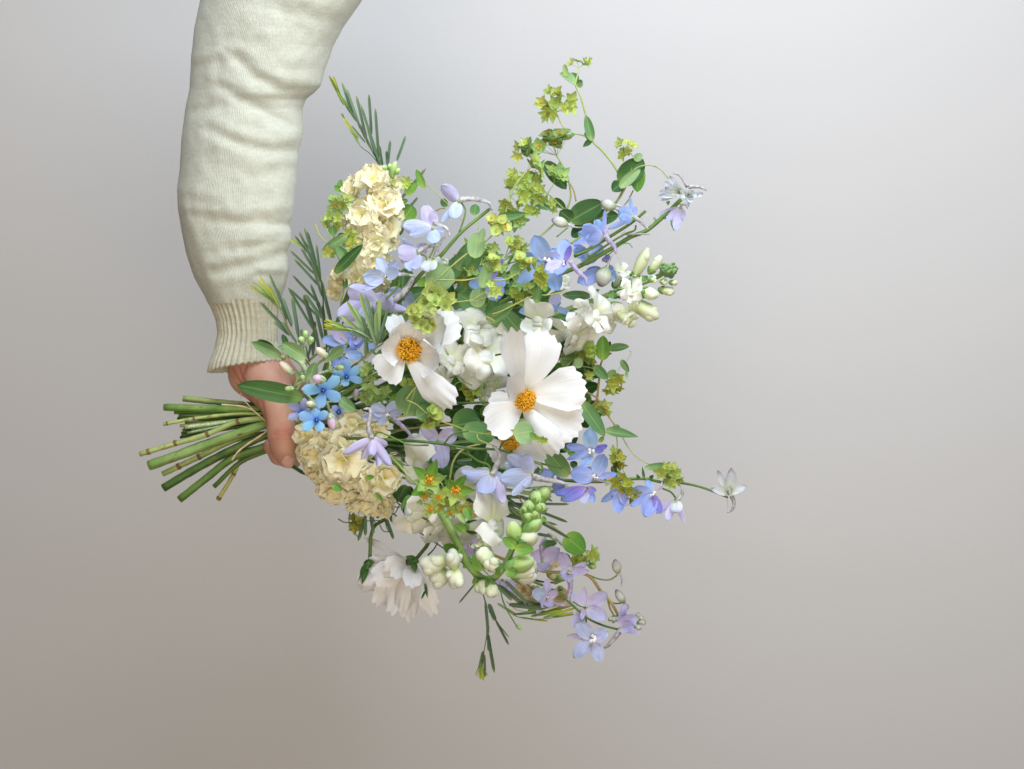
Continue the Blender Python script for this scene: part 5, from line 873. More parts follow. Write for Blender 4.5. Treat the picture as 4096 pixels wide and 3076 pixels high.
c = [(115, 1205, 14, 42), (280, 1155, 14), (640, 1050, 14), (880, 950, 13)]
t = bup('bupleurum with round pierced leaves on a yellow stem, arching over the middle of the bouquet', c)
stem(t, B5, [(-700, 2500, 22), (0, 1900, 44), (450, 1400, 60), (690, 1160, 66), (850, 1010, 68), (1020, 870, 68), (1220, 740, 68), (1295, 670, 66)], 66, 24, 'stem_pale', cut=c, hand=(1118, 1662, 13), wend=18, nodes_=[(185, 1185, 14, 48, 10, -3), (395, 1118, 14, 48, 10, -3), (645, 1048, 14, 48, 10, -3.5), (882, 950, 13, 46, 10, -3.5)])
rleaf(t, B5, (720, 1130), 320, 330, 62, 40, 'leaf_pale', .1); rleaf(t, B5, (1122, 780), 205, 290, 70, 5, 'leaf_pale', .12); leaf(t, B5, (1160, 740), (1210, 590), 85, 76, 'leaf_pale', 2, 'ovate', .3)
umbel(t, B5, (1290, 665), [(1310, 520, 130), (1380, 590, 130), (1440, 580, 130), (1290, 480, 100), (1400, 510, 110), (1340, 620, 110), (1470, 560, 90)], 68, 'bract_pale', 'floret_orange', 'stem_yellow', face=.35, wide=.85, rw=7)
branch(t, B5, [(690, 1160), (870, 1165), (1000, 1165), (1140, 1140), (1300, 1165), (1470, 1150), (1620, 1060)], 70, 18, 'stem_yellow'); leaf(t, B5, (1185, 1245), (1260, 955), 140, 72, 'leaf_pale', 2, 'ovate', .35); leaf(t, B5, (1160, 1130), (1140, 1090), 60, 70, 'leaf_glauc')
umbel(t, Z5, (610, 520), [(620, 390, 100), (650, 440, 110), (700, 430, 110), (740, 450, 100), (680, 480, 90), (600, 420, 80)], 70, 'bract_pale', 'floret_orange', 'stem_yellow', face=.35, wide=.8)
umbel(t, Z5, (340, 540), [(390, 420, 110), (350, 490, 110), (400, 460, 100), (380, 400, 80)], 72, 'bract_pale', 'floret_orange', 'stem_yellow', face=.5, wide=.8)
rleaf(t, B5, (1140, 1360), 185, 225, 66, 12, 'leaf_pale', .15); branch(t, B5, [(870, 1410), (1000, 1395), (1090, 1380), (1230, 1360)], 68, 14, 'stem_yellow'); branch(t, B5, [(1090, 1380), (1190, 1310), (1260, 1280)], 70, 14, 'stem_yellow')
umbel(t, B5, (1250, 1285), [(1300, 1240, 100), (1350, 1290, 110), (1290, 1310, 80), (1280, 1210, 80)], 72, 'bract_pale', 'floret_yellow', 'stem_yellow')
leaf(t, Z5, (330, 960), (560, 800), 130, 66, 'leaf_glauc', 4, 'ovate', .3); branch(t, Z5, [(370, 900), (460, 870), (600, 800), (740, 740), (900, 725), (1040, 690)], 70, 15, 'stem_yellow'); branch(t, Z5, [(320, 920), (360, 940), (395, 960)], 70, 14, 'stem_yellow')
umbel(t, Z5, (800, 610), [(790, 540, 90), (830, 570, 90), (780, 590, 90), (820, 620, 80), (800, 500, 80)], 80, 'bract_olive', 'floret_yellow', face=.8); leaf(t, Z5, (760, 800), (800, 630), 75, 74, 'leaf_glauc', 2, 'ovate', .3); leaf(t, Z5, (835, 700), (850, 600), 50, 70, 'leaf_bright')

c = [(725, 1565, -6, 32), (790, 1460, -6), (850, 1360, -6), (920, 1235, -6)]
t = bup('bupleurum umbel full of tiny green seeds resting on the left cosmos', c)
stem(t, B5, [(-600, 2500, 30), (-100, 2000, 60), (350, 1700, 90), (560, 1560, 98)], 95, 20, 'stem_yellow', cut=c, hand=(1130, 1765, -6), nodes_=[(850, 1360, -6, 36, 5, -10), (735, 1548, -6, 40, 6, -9)])
umbel(t, B5, (560, 1560), [(620, 1290, 150), (710, 1320, 150), (800, 1390, 150), (660, 1390, 140), (550, 1400, 130), (780, 1440, 130), (600, 1250, 110)], 98, 'bract_pale', 'floret_green', 'stem_yellow', fl=22, face=.75, wide=.6)
umbel(t, B5, (560, 1580), [(470, 1490, 150), (540, 1560, 160), (440, 1590, 140), (520, 1650, 140), (640, 1590, 150), (600, 1490, 120), (400, 1500, 110), (570, 1690, 110), (640, 1660, 110)], 100, 'bract_pale', 'floret_green', 'stem_yellow', fl=22, face=.75, wide=.6)
for cx, cy in ((650, 1500), (610, 1350)): rleaf(t, B5, (cx, cy), 85, 90, 110, 20, 'bract_pale', .2)

c = [(520, 1020, 0, 24), (900, 950, 0)]
t = bup('bupleurum with large pointed bracts and bright orange flower dots in front of the drooping snapdragon', c)
stem(t, B1, [(-500, 200, 30), (0, 400, 70), (300, 700, 96), (540, 830, 104)], 100, 24, 'stem_pale', cut=c, hand=(1114, 1680, 2), wend=18)
umbel(t, B1, (560, 830), [(405, 640, 250), (650, 740, 220), (490, 810, 130), (600, 870, 130), (410, 920, 120), (500, 900, 110), (600, 950, 110), (720, 920, 140), (350, 790, 120), (560, 780, 120)], 104, 'bract', 'floret_orange', 'stem_pale', fl=30, face=.75, wide=.42)
for b, tp, w_ in (((400, 620), (470, 440), 110), ((380, 630), (240, 510), 100), ((370, 700), (220, 790), 110), ((640, 730), (750, 590), 90), ((640, 740), (840, 745), 90), ((640, 720), (540, 630), 90), ((450, 650), (570, 595), 60), ((740, 900), (790, 1030), 90), ((400, 930), (370, 990), 80), ((680, 960), (740, 1060), 60), ((340, 690), (240, 640), 70), ((330, 850), (270, 860), 60)): leaf(t, B1, b, tp, w_, 106, 'leaf_bright' if w_ > 80 else 'bract_green', 6, 'acute', .35, name='bract')
branch(t, B1, [(560, 780), (500, 660), (450, 650)], 102, 12); branch(t, B1, [(590, 640), (620, 480), (680, 380), (760, 330), (880, 300)], 70, 24, 'stem_yellow')

c = [(480, 920, -6, 24), (900, 930, -4)]
t = bup('bupleurum on a tan stem with many small leaves beside the right-hand cosmos', c)
stem(t, B7, [(-2800, 1200, 8), (-1200, 1100, 20), (0, 1000, 26), (350, 880, 28), (400, 650, 30), (440, 390, 30), (540, 310, 28)], 30, 34, 'stem_tan', cut=c, hand=(1113, 1660, -2), wend=20)
leaf(t, B7, (445, 385), (450, 115), 165, 36, 'leaf_bright', 3, 'ovate', .35); leaf(t, B7, (505, 270), (740, 240), 110, 30, 'leaf_glauc', 3, 'ovate', .4, n=(.1, -1, .6)); leaf(t, B7, (500, 260), (530, 180), 50, 26, 'leaf_dark'); leaf(t, B7, (390, 140), (350, 100), 50, 34, 'leaf_bright')
branch(t, B7, [(735, 285), (758, 300), (740, 350), (708, 395)], 28, 10); leaf(t, B7, (650, 388), (735, 525), 75, 30, 'leaf_glauc', 2, 'ovate', .5); leaf(t, B7, (715, 600), (705, 515), 40, 30, 'bract_green'); branch(t, B7, [(660, 440), (620, 490), (600, 540)], 30, 9)
leaf(t, B7, (355, 450), (505, 600), 120, 38, 'leaf_glauc', 2, 'ovate', .3); branch(t, B7, [(230, 460), (300, 470), (355, 490)], 38, 14, 'stem_yellow'); branch(t, B7, [(30, 475), (100, 400), (170, 350)], 36, 14, 'stem_yellow')
umbel(t, B7, (165, 350), [(300, 260, 110), (300, 310, 100), (280, 350, 100), (330, 390, 110), (250, 330, 90), (340, 240, 80), (280, 390, 90)], 38, 'bract', 'floret_yellow', 'stem_yellow', face=.3, wide=.8); rleaf(t, B7, (175, 420), 105, 120, 42, 0, 'leaf_pale', .2)
umbel(t, B7, (230, 460), [(270, 530, 90), (300, 550, 90), (280, 580, 70)], 36, 'bract'); leaf(t, B7, (250, 600), (360, 590), 60, 32, 'leaf_glauc')
umbel(t, B7, (600, 540), [(560, 650, 140), (620, 580, 90), (650, 620, 90), (590, 710, 130), (480, 730, 75), (550, 740, 100), (520, 640, 90), (630, 700, 80)], 28, 'bract_olive', 'floret_yellow', face=.6); leaf(t, B7, (500, 580), (590, 500), 90, 26, 'bract_green')
branch(t, B7, [(265, 745), (370, 800), (450, 900), (510, 1010), (575, 1105)], 32, 26, 'stem_tan'); leaf(t, B7, (480, 1175), (840, 1240), 125, 32, 'leaf_glauc', 3, 'acute', .5, n=(.2, -1, .5)); leaf(t, B7, (575, 1105), (620, 1190), 90, 30, 'leaf_glauc')
leaf(t, B7, (205, 850), (470, 1235), 170, 34, 'leaf_glauc', 3, 'ovate', .3); leaf(t, B7, (350, 1060), (470, 1235), 80, 28, 'leaf_dark'); leaf(t, B7, (300, 860), (240, 740), 90, 26, 'leaf_dark')
umbel(t, B7, (400, 960), [(480, 890, 120), (410, 930, 100), (490, 960, 100), (380, 890, 80), (440, 870, 80)], 30, 'bract'); umbel(t, B7, (150, 900), [(170, 940, 90), (200, 900, 90), (190, 970, 80)], 28, 'bract')
branch(t, B7, [(595, 1205), (605, 1290), (605, 1370)], 30, 14); umbel(t, B7, (600, 1480), [(570, 1400, 90), (610, 1420, 100), (560, 1480, 90), (640, 1460, 100), (600, 1550, 100), (650, 1560, 100), (640, 1500, 90), (580, 1530, 80)], 30, 'bract_olive', 'floret_orange', face=.6)
branch(t, B7, [(655, 1225), (700, 1310), (770, 1410), (860, 1490), (970, 1545)], 30, 16); branch(t, B2, [(740, 560), (770, 620), (800, 670)], 34, 12)
leaf(t, B2, (985, 580), (1255, 540), 75, 36, 'leaf_glauc', 2, 'ovate', .4); leaf(t, B2, (1190, 610), (1170, 540), 50, 32, 'leaf_dark')
umbel(t, B2, (1180, 640), [(1150, 630, 120), (1220, 570, 110), (1280, 570, 100), (1310, 650, 110), (1220, 680, 110), (1340, 720, 110), (1270, 740, 110), (1260, 640, 100), (1320, 620, 80)], 40, 'bract', 'floret_yellow', face=.65)
umbel(t, B2, (800, 690), [(640, 690, 130), (750, 670, 100), (810, 740, 120), (760, 820, 130), (830, 810, 110), (900, 860, 100), (840, 920, 90), (690, 740, 120), (600, 700, 80)], 42, 'bract_olive', 'floret_orange', face=.65); leaf(t, B2, (700, 670), (640, 560), 70, 36, 'leaf_dark')
leaf(t, B2, (510, 310), (560, 250), 50, 36, 'leaf_bright'); leaf(t, B2, (280, 440), (180, 420), 60, 30, 'leaf_bright'); leaf(t, B2, (200, 400), (120, 350), 60, 30, 'leaf_dark'); leaf(t, B2, (280, 560), (210, 520), 80, 26, 'leaf_dark')

c = [(450, 1015, -14, 22), (900, 950, -10)]
t = bup('bupleurum sprig ending in one round green leaf at the lower right', c)
stem(t, B4, [(-1800, -900, -4), (-600, -300, -4), (200, -150, 0), (690, 75, 4), (940, 245, 6)], 4, 22, 'stem_pale', cut=c, hand=(1112, 1690, -12), wend=16)
leaf(t, B4, (925, 235), (1120, 410), 235, 8, 'leaf_bright', 4, 'ovate', .15); umbel(t, B4, (1110, 500), [(1190, 440, 120), (1040, 480, 140), (1150, 480, 90), (1100, 500, 100), (1220, 400, 100), (1230, 460, 90)], 4, 'bract'); pbud(t, B4, (1160, 540), (1240, 555), 70, 6, 'bud_green', 4)
leaf(t, B4, (690, 330), (840, 310), 80, -2, 'leaf_dark'); leaf(t, B4, (900, 430), (970, 480), 80, -2, 'leaf_dark'); branch(t, B4, [(1000, 330), (1060, 430), (1110, 500)], 4, 10)

c = [(430, 985, 4, 24), (900, 935, 4)]
t = bup('bupleurum whose round leaves lie between and just below the two open cosmos', c)
stem(t, Z6, [(-500, 1100, 20), (100, 1050, 46), (560, 970, 66), (850, 1050, 74), (1080, 1125, 82), (1380, 1095, 100), (1530, 1110, 104), (1610, 1170, 104)], 80, 18, 'stem_yellow', cut=c, hand=(1114, 1668, 4), wend=10)
rleaf(t, Z6, (1465, 1118), 200, 175, 108, 80, 'leaf_pale', .2); rleaf(t, Z6, (1085, 1118), 190, 290, 84, 100, 'leaf_glauc', .15); rleaf(t, Z6, (985, 1040), 260, 250, 66, 80, 'leaf_dark', .12); rleaf(t, Z6, (515, 850), 265, 270, 78, 20, 'leaf_glauc', .12); rleaf(t, Z6, (635, 950), 150, 165, 84, 60, 'leaf_glauc', .15)
branch(t, Z6, [(470, 840), (515, 780), (560, 725)], 82, 14, 'stem_yellow'); branch(t, Z6, [(480, 845), (560, 880), (640, 950), (690, 980)], 84, 14, 'stem_yellow'); branch(t, Z6, [(1070, 1130), (1080, 1170), (1180, 1215), (1240, 1240)], 88, 14, 'stem_yellow')
umbel(t, Z6, (660, 980), [(720, 960, 110), (680, 1010, 100), (740, 990, 90), (655, 1050, 80), (700, 930, 80), (680, 1060, 70)], 90, 'bract', 'floret_green', face=.5, wide=.75); leaf(t, Z6, (1560, 1180), (1520, 1115), 50, 112, 'leaf_bright'); umbel(t, Z6, (1570, 1130), [(1620, 1180, 56), (1590, 1170, 50), (1640, 1190, 44)], 110, 'bract', fl=4)
leaf(t, B1, (1720, 600), (1480, 330), 190, 70, 'leaf_glauc', -6, 'ovate', .3); rleaf(t, B1, (930, 450), 260, 270, 50, 20, 'leaf_dark', .15); leaf(t, B1, (1700, 600), (1560, 300), 90, 60, 'leaf_dark'); leaf(t, B1, (840, 840), (1010, 810), 50, 70, 'leaf_bright'); leaf(t, B1, (1180, 900), (1080, 860), 60, 40, 'leaf_dark'); branch(t, B1, [(1200, 720), (1240, 790), (1290, 880)], 50, 20, 'stem_tan')
umbel(t, Z6, (200, 600), [(130, 590, 110), (120, 640, 110), (170, 660, 90), (150, 560, 80)], 66, 'bract_green', 'floret_green'); umbel(t, Z6, (240, 760), [(170, 760, 130), (190, 830, 120), (260, 800, 110), (120, 820, 90), (300, 760, 90)], 48, 'bract_green', 'floret_green'); umbel(t, Z6, (1000, 780), [(1010, 800, 110), (1060, 760, 100), (980, 740, 90)], 40, 'bract_olive')
for pts in ([(90, 770), (180, 770), (260, 830), (350, 860)], [(240, 800), (280, 880), (260, 900)], [(300, 760), (330, 820), (350, 830)], [(840, 660), (900, 640), (970, 690), (1030, 720)], [(850, 760), (900, 700), (960, 690)], [(1050, 770), (1130, 700), (1200, 680), (1270, 680)], [(1120, 700), (1100, 760), (1040, 800)], [(1180, 690), (1150, 760), (1130, 860)], [(1240, 690), (1220, 760), (1270, 810)]): branch(t, Z6, pts, 52, 12, 'stem_green', 'tendril')

c = [(400, 860, -10, 24), (880, 870, -8)]
t = bup('bupleurum with paired green leaves climbing in front of the upper cream stock', c)
stem(t, Z3, [(250, 1650, 10), (420, 1200, 30), (500, 800, 52), (540, 520, 60), (510, 370, 64), (450, 240, 64), (430, 160, 62), (300, -80, 58)], 60, 22, 'stem_pale', cut=c, hand=(1114, 1645, -8), wend=10)
leaf(t, Z3, (565, 95), (325, 255), 95, 66, 'leaf_glauc', 3, 'ovate', .4); leaf(t, Z3, (580, 335), (465, 200), 95, 68, 'leaf_glauc', 2, 'ovate', .4); leaf(t, Z3, (450, 455), (718, 182), 105, 68, 'leaf_dark', 4, 'ovate', .4, twist=.2); leaf(t, Z3, (545, 600), (550, 500), 55, 60, 'leaf_dark')
umbel(t, Z3, (470, 210), [(560, 160, 130), (610, 110, 120), (590, 190, 110), (640, 150, 90), (380, 250, 110), (420, 270, 90)], 64, 'bract', 'floret_orange', face=.6); branch(t, Z3, [(265, -10), (290, 70), (340, 140), (385, 175)], 58, 14, 'stem_yellow')
umbel(t, Z2, (275, 1440), [(210, 1370, 120), (255, 1320, 120), (335, 1290, 120), (240, 1365, 110), (290, 1370, 110), (200, 1290, 100)], 56, 'bract_green', 'floret_orange', face=.6); umbel(t, Z2, (260, 1500), [(150, 1450, 100), (190, 1500, 110), (230, 1540, 100), (120, 1520, 80), (150, 1540, 90), (240, 1470, 90)], 58, 'bract', 'floret_green', face=.6)
branch(t, Z2, [(275, 1440), (280, 1480), (200, 1660)], 56, 14); leaf(t, Z2, (190, 1650), (190, 1545), 90, 58, 'leaf_glauc'); leaf(t, Z2, (250, 1230), (270, 1110), 60, 20, 'leaf_bright'); leaf(t, Z2, (260, 1220), (210, 1170), 60, 20, 'leaf_bright'); leaf(t, Z2, (240, 1640), (330, 1640), 50, 50, 'leaf_dark'); umbel(t, Z2, (330, 1661), [(340, 1630, 100), (370, 1620, 90)], 50, 'bract')
leaf(t, Z2, (1060, 1195), (985, 1015), 75, 22, 'leaf_bright', 2); leaf(t, Z2, (885, 1250), (995, 1140), 95, 22, 'leaf_bright', 2); branch(t, Z2, [(990, 1165), (1070, 1155), (1180, 1250), (1250, 1310), (1330, 1400), (1420, 1500)], 16, 11, 'stem_yellow'); rleaf(t, Z2, (905, 1430), 170, 175, 14, 30, 'leaf_bright', .2); leaf(t, Z2, (1270, 1370), (1225, 1290), 70, 12, 'leaf_dark'); umbel(t, Z2, (930, 1180), [(900, 1130, 90), (890, 1160, 80)], 20, 'bract', fl=3); rleaf(t, Z2, (1540, 1400), 95, 110, 20, 10, 'leaf_glauc', .2); branch(t, Z2, [(1560, 1450), (1580, 1540), (1570, 1590)], 20, 11); leaf(t, Z2, (830, 1330), (905, 1305), 55, 20, 'leaf_bright'); leaf(t, Z2, (800, 1300), (820, 1240), 50, 16, 'leaf_dark'); leaf(t, Z2, (750, 1150), (790, 1120), 50, 36, 'bract_green')
branch(t, Z2, [(1170, 1410), (1220, 1385), (1260, 1385)], 12, 14, 'stem_tan')

# ---- filler bupleurum deep inside
c = [(470, 960, -16, 22), (900, 940, -14)]
t = bup('leafy bupleurum, its greens darkened as shade, deep inside the bouquet behind the cosmos and delphiniums', c)
stem(t, FX, [(1400, 1600, -10), (1700, 1450, -14), (2000, 1300, -14), (2250, 1150, -10)], -10, 16, 'stem_green', cut=c, hand=(1113, 1680, -14))
for i in range(260):
    x = R.uniform(1480, 2330); y = R.uniform(1150, 1930) - (x - 1480) * .12
    if (x - 1880) ** 2 / 460 ** 2 + (y - 1500) ** 2 / 410 ** 2 > 1: continue
    a = math.atan2(y - 1690, x - 1120) + R.uniform(-.9, .9); L = R.uniform(70, 140); d = R.uniform(-40, 22)
    leaf(t, FX, (x, y), (x + math.cos(a) * L, y + math.sin(a) * L), L * R.uniform(.4, .75), d, R.choice(('leaf_dark', 'leaf_dark', 'leaf_dark', 'leaf_glauc', 'leaf_bright')), R.uniform(-20, 20), 'ovate', .3)  # mostly the darkened green, so the colour carries the shade between the flowers
for x, y in ((1860, 1060), (1840, 1110), (1890, 1080), (2080, 1200), (2110, 1160), (1940, 1200), (2150, 1090), (2060, 990), (1900, 1010), (1960, 1020), (2200, 1260), (1990, 1100), (2330, 1420), (2080, 1130), (1700, 1480), (1980, 1650), (1640, 1560)): umbel(t, FX, (x - 40, y + 40), [(x, y, 52), (x + 30, y + 14, 46), (x - 20, y - 26, 46), (x + 16, y - 30, 42)], R.uniform(16, 36), R.choice(('bract', 'bract_olive', 'bract_green')), 'floret_yellow')
for pts in ([(1350, 1600), (1650, 1420), (1900, 1250), (2060, 1010), (2085, 980)], [(1350, 1620), (1700, 1520), (2050, 1350), (2200, 1200)], [(1350, 1680), (1700, 1690), (2000, 1700), (2300, 1720)], [(1300, 1700), (1600, 1800), (1900, 1900), (2100, 2050)], [(1350, 1640), (1700, 1560), (2100, 1480)]): branch(t, FX, pts, R.uniform(-6, 14), 14, R.choice(('stem_green', 'stem_tan', 'stem_dark')))
for b, tp, w_, d in (((1935, 1250), (1830, 1170), 90, 40), ((2000, 1300), (1960, 1200), 80, 40), ((2080, 1330), (2000, 1230), 70, 42), ((1860, 1330), (1880, 1220), 80, 36), ((1890, 1080), (1970, 1030), 80, 30), ((1830, 1080), (1900, 960), 70, 30), ((2040, 1090), (2160, 1080), 80, 26), ((1780, 1120), (1860, 1010), 70, 28)): leaf(t, FX, b, tp, w_, d, 'leaf_glauc', 4, 'ovate', .3)

# ---- narrow-leaved sprigs
def sprig(label, c): return T_('acacia_sprig', label, FO, c)
NT, NL = 'needle_tip', 'needle_light'
c = [(480, 900, -14, 20), (900, 900, -12)]
t = sprig('narrow-leaved acacia sprig sticking up above the upper cream stock', c)
stem(t, Z2, [(100, 3000, -4), (400, 2000, -10), (600, 1300, -12), (640, 990, -12), (570, 850, -10), (450, 610, -8), (340, 440, -8), (170, 140, -8)], -10, 14, 'stem_dark', cut=c, hand=(1112, 1650, -12), wend=8)
needles(t, Z2, [((630, 900), (595, 435)), ((560, 680), (535, 300)), ((640, 960), (455, 395)), ((520, 760), (415, 315)), ((450, 620), (320, 245)), ((390, 520), (277, 185)), ((665, 985), (635, 785)), ((712, 985), (738, 740)), ((712, 970), (703, 840)), ((800, 930), (885, 695)), ((830, 1310), (1078, 1005)), ((925, 1370), (998, 1282)), ((830, 1640), (900, 1500)), ((560, 830), (430, 560)), ((600, 880), (520, 590)), ((370, 490), (200, 200), NT), ((300, 400), (155, 125), NT), ((260, 320), (195, 130), NT), ((420, 560), (280, 330)), ((640, 990), (560, 760))], -10, 27)
branch(t, Z2, [(610, 940), (540, 860), (450, 790), (360, 640), (280, 480)], -10, 9, 'stem_dark'); needles(t, Z2, [((450, 790), (290, 520), NT), ((400, 680), (268, 480), NT), ((430, 740), (320, 540), NT), ((500, 760), (370, 600)), ((440, 720), (300, 560), NT)], -8, 18)
c = [(440, 900, -18, 20), (900, 910, -14)]
t = sprig('narrow-leaved acacia sprig between the sleeve and the upper cream stock', c)
stem(t, Z3, [(250, 1700, 0), (370, 1250, 8), (345, 900, 10), (325, 560, 12), (270, 360, 12), (180, 180, 12), (110, 90, 12)], 10, 16, 'stem_dark', cut=c, hand=(1112, 1655, -14), wend=8)
needles(t, Z3, [((310, 540), (160, 25)), ((315, 540), (275, 185)), ((290, 480), (110, 60)), ((300, 580), (65, 325)), ((250, 460), (22, 240)), ((310, 760), (48, 475)), ((300, 880), (12, 600)), ((415, 920), (320, 520), 'needle', 34), ((250, 980), (155, 660), 'needle', 40), ((340, 900), (290, 720)), ((105, 1060), (45, 680), 'needle', 36), ((240, 1240), (262, 910), 'needle', 34), ((200, 1240), (250, 1000)), ((280, 400), (190, 60)), ((210, 280), (70, 100)), ((180, 220), (10, 130), NT), ((250, 420), (130, 220)), ((340, 1100), (270, 800), 'needle', 34), ((370, 1100), (330, 760), 'needle', 34), ((310, 1240), (260, 960), 'needle', 30), ((210, 1180), (240, 1020)), ((330, 680), (230, 360)), ((345, 900), (220, 560), 'needle', 28), ((340, 250), (440, 310)), ((350, 220), (430, 290)), ((0, 980), (-60, 760)), ((210, 1300), (120, 1000))], 10, 25)
c = [(470, 935, -4, 20), (900, 925, -4)]
t = sprig('acacia sprig with yellowish tips lying across the ribbed cuff', c)
stem(t, B6, [(800, 1250, 10), (700, 1000, 34), (600, 850, 46), (500, 650, 50), (400, 450, 50), (280, 290, 50), (150, 190, 50)], 46, 17, 'stem_tan', cut=c, hand=(1113, 1660, -2), wend=8)
needles(t, B6, [((500, 680), (215, 375), 'needle', 34), ((515, 610), (298, 100)), ((470, 540), (378, 245)), ((440, 480), (145, 175), NL), ((360, 380), (108, 218), NT), ((390, 400), (207, 125), NT), ((500, 690), (348, 565), 'needle', 32), ((580, 720), (522, 318), 'needle', 30), ((800, 530), (640, 300), 'needle', 32), ((720, 640), (480, 240), 'needle', 28), ((430, 470), (240, 250), NL), ((330, 330), (190, 170), NT), ((400, 430), (300, 220), NT), ((560, 760), (420, 560)), ((600, 830), (610, 630)), ((520, 590), (430, 330))], 50, 24)
c = [(490, 1040, 4, 20), (900, 960, 4)]
t = sprig('short tuft of grey-green acacia leaves with a yellow tip beside the left cosmos', c)
stem(t, Z3, [(300, 1700, 20), (600, 1350, 50), (760, 1250, 76), (840, 1150, 84), (720, 1040, 90), (560, 980, 92), (400, 940, 92)], 80, 16, 'stem_fuzzy', cut=c, hand=(1114, 1675, 6), wend=9)
needles(t, Z3, [((840, 1120), (690, 650), NL, 40), ((860, 1100), (735, 660), 'needle', 34), ((740, 1030), (565, 720), NL, 36), ((820, 1110), (620, 770), NL, 34), ((850, 1120), (875, 705), NL, 44), ((860, 1110), (960, 775), 'needle', 34), ((840, 1080), (805, 765), 'needle', 34), ((870, 1120), (930, 985), 'needle', 40), ((760, 1220), (735, 1060), 'needle', 34), ((740, 1230), (745, 1090), 'needle', 30), ((800, 1100), (500, 855), NL, 32), ((720, 1050), (560, 905), NL, 32), ((560, 985), (345, 910), NT, 26), ((600, 985), (340, 940), NT, 26), ((620, 990), (345, 960), NT, 26), ((640, 1000), (345, 985), NT, 26), ((560, 975), (355, 890), NT, 20), ((800, 1110), (600, 1000), 'needle', 34), ((850, 1140), (840, 820), NL, 36), ((800, 1120), (700, 860), 'needle', 32), ((840, 1230), (780, 1180), 'needle', 24)], 90, 34, jd=9)
c = [(500, 990, -18, 20), (900, 950, -16)]
t = sprig('acacia sprig hanging straight down from the bottom of the bouquet', c)
stem(t, B3, [(-200, -400, -10), (600, 200, -14), (1150, 600, -14), (1310, 900, -12), (1325, 1160, -10), (1300, 1330, -10), (1270, 1560, -10)], -10, 14, 'stem_dark', cut=c, hand=(1112, 1710, -16), wend=7)
needles(t, B3, [((1310, 900), (1335, 1200), 'needle', 28), ((1325, 1150), (1390, 1530), 'needle', 30), ((1340, 920), (1400, 1070), 'needle', 40), ((1400, 1060), (1518, 1285), 'needle', 24), ((1410, 1080), (1520, 1220), 'needle', 10), ((1300, 1370), (1308, 1570), 'needle', 24), ((1290, 1340), (1255, 1500), 'needle', 26), ((1330, 1150), (1335, 1340), 'needle', 18), ((1270, 1420), (1265, 1590), NT, 26), ((1280, 1480), (1290, 1600), NT, 24), ((1250, 1480), (1215, 1560), NT, 10), ((1255, 1500), (1235, 1570), NT, 9), ((1300, 1500), (1335, 1560), NT, 10), ((1320, 1200), (1345, 1120), 'needle', 12), ((1340, 980), (1390, 1050), 'needle', 14), ((1220, 740), (1075, 915), 'needle', 16)], -10, 22)
c = [(510, 1000, -16, 20), (900, 955, -16)]
t = sprig('acacia sprig curving right under the bent snapdragon, its tips turning olive', c)
stem(t, B4, [(-1500, -600, -4), (-400, 200, 0), (100, 600, 4), (250, 780, 8), (300, 940, 10), (400, 1050, 10), (550, 1085, 10), (740, 1085, 10), (1000, 1020, 10)], 8, 16, 'stem_green', cut=c, hand=(1112, 1715, -16), wend=8)
needles(t, B4, [((350, 940), (740, 975), 'needle', 50), ((240, 740), (520, 960), 'needle', 46), ((310, 700), (545, 940), 'needle', 40), ((500, 1030), (840, 925), NT, 26), ((600, 1060), (920, 950), NT, 28), ((700, 1075), (1025, 975), NT, 28), ((640, 1050), (890, 1000), NT, 26), ((800, 1070), (1015, 1040), NT, 22), ((400, 1040), (740, 1010), 'needle', 26), ((450, 1070), (750, 1110), NT, 18), ((740, 1060), (970, 1030), NT, 24), ((540, 1000), (840, 950), NT, 28), ((230, 930), (430, 1050), NL, 28), ((690, 1040), (1000, 950), NT, 20), ((480, 900), (750, 960), 'needle', 36), ((570, 1060), (760, 1020), NT, 24), ((210, 730), (380, 900), 'needle', 34), ((640, 220), (790, 250), 'needle', 34), ((300, 20), (500, 70), 'needle', 42)], 10, 24)
branch(t, B4, [(250, 720), (280, 880), (330, 1000), (400, 1120), (440, 1180)], 10, 16, 'stem_green'); pbud(t, B4, (420, 1150), (475, 1195), 40, 10, 'bud_green', 3, False); branch(t, B4, [(320, 910), (420, 990), (560, 1020)], 8, 10, 'stem_tan')
c = [(520, 985, -10, 20), (900, 945, -10)]
t = sprig('dark acacia sprig lying inside the bouquet below the hanging delphiniums', c)
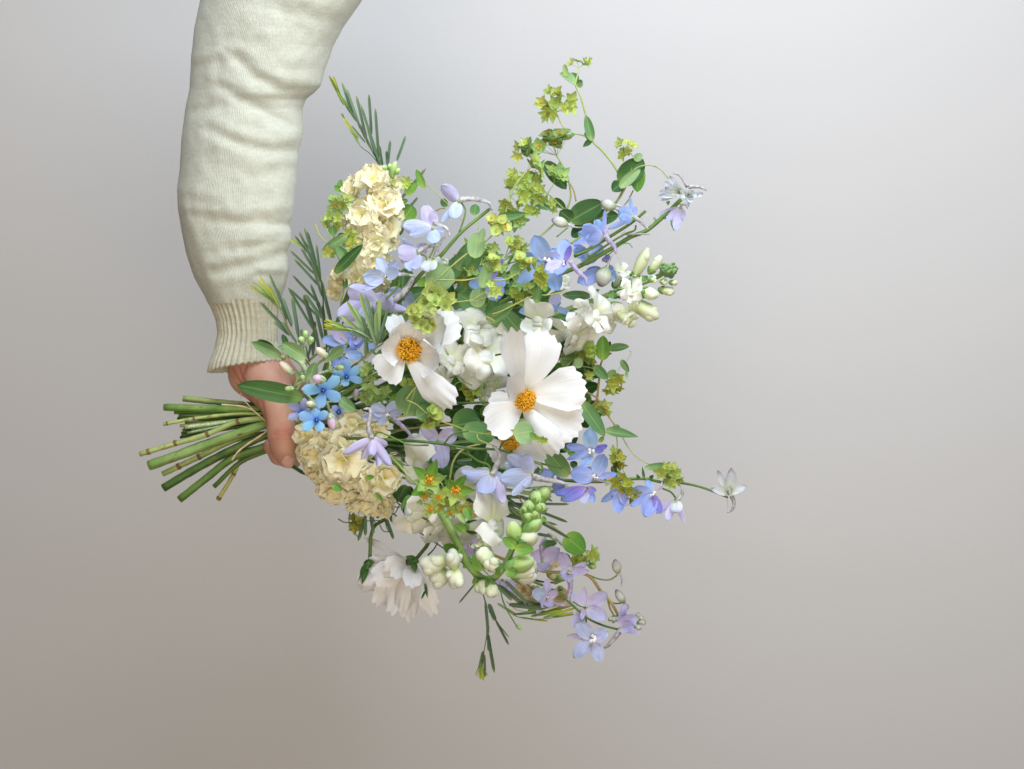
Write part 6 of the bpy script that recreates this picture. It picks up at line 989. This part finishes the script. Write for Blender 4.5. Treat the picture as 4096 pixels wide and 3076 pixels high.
stem(t, FX, [(1400, 1780, -4), (1700, 1850, 0), (1950, 1960, 6), (2080, 2080, 6)], 0, 8, 'stem_dark', cut=c, hand=(1113, 1700, -10))
for i in range(110):
    s_ = R.random(); x = 1330 + 800 * s_ + R.uniform(-40, 40); y = 1700 + 340 * s_ ** 1.2 + R.uniform(-120, 120) * (1 - .3 * s_); a = math.atan2(y - 1690, x - 1120) + R.uniform(-.35, .35); L = R.uniform(90, 190)
    needles(t, FX, [((x, y), (x + math.cos(a) * L, y + math.sin(a) * L), R.choice(('needle', 'needle', 'needle_light')), R.uniform(9, 15))], R.uniform(-25, 30), 12, jd=14)

# ---- raffia tie
t = thing('raffia_tie', 'loose pale raffia string tied around the stems beside the thumb', 'string', px2(Z1, (1110, 960), 22))
def ribbon(z, pts, wd, name):
    pp = crom([px2(z, p, p[2]) for p in pts], 8); m = MB(); h = mm(z, wd, 0) / 2; rows = []; uvs = []
    for i, p in enumerate(pp):
        tg = (pp[min(len(pp) - 1, i + 1)] - pp[max(0, i - 1)]).normalized(); n = Vector((0, -1, 0)); sd = tg.cross(n).normalized(); k = h * (1 + .25 * math.sin(i * .9))
        rows.append([p - sd * k, p + n * .0005, p + sd * k, p - n * .0003]); uvs.append([(q / 3, i / len(pp)) for q in range(4)])
    m.grid(rows, uvs, 'raffia', True); m.build(name, t)
ribbon(Z1, [(755, 818, 26), (900, 830, 24), (990, 858, 22), (1050, 905, 21), (1100, 950, 20), (1122, 1010, 20)], 14, 'string_end'); ribbon(Z1, [(905, 725, 28), (908, 765, 26), (960, 815, 24), (1010, 870, 23)], 7, 'string_end'); ribbon(Z1, [(1120, 1015, 20), (1060, 1060, 22), (960, 1125, 25), (880, 1190, 27), (835, 1252, 28)], 16, 'string_end')
ring = [px2(Z1, (1125 + 12 * math.cos(a), 985 + 205 * math.sin(a)), 21 * math.cos(a)) for a in [i * math.pi / 10 for i in range(21)]]
m = MB(); m.tube(ring, .0009, 'raffia', 6, 3); m.build('loop', t)
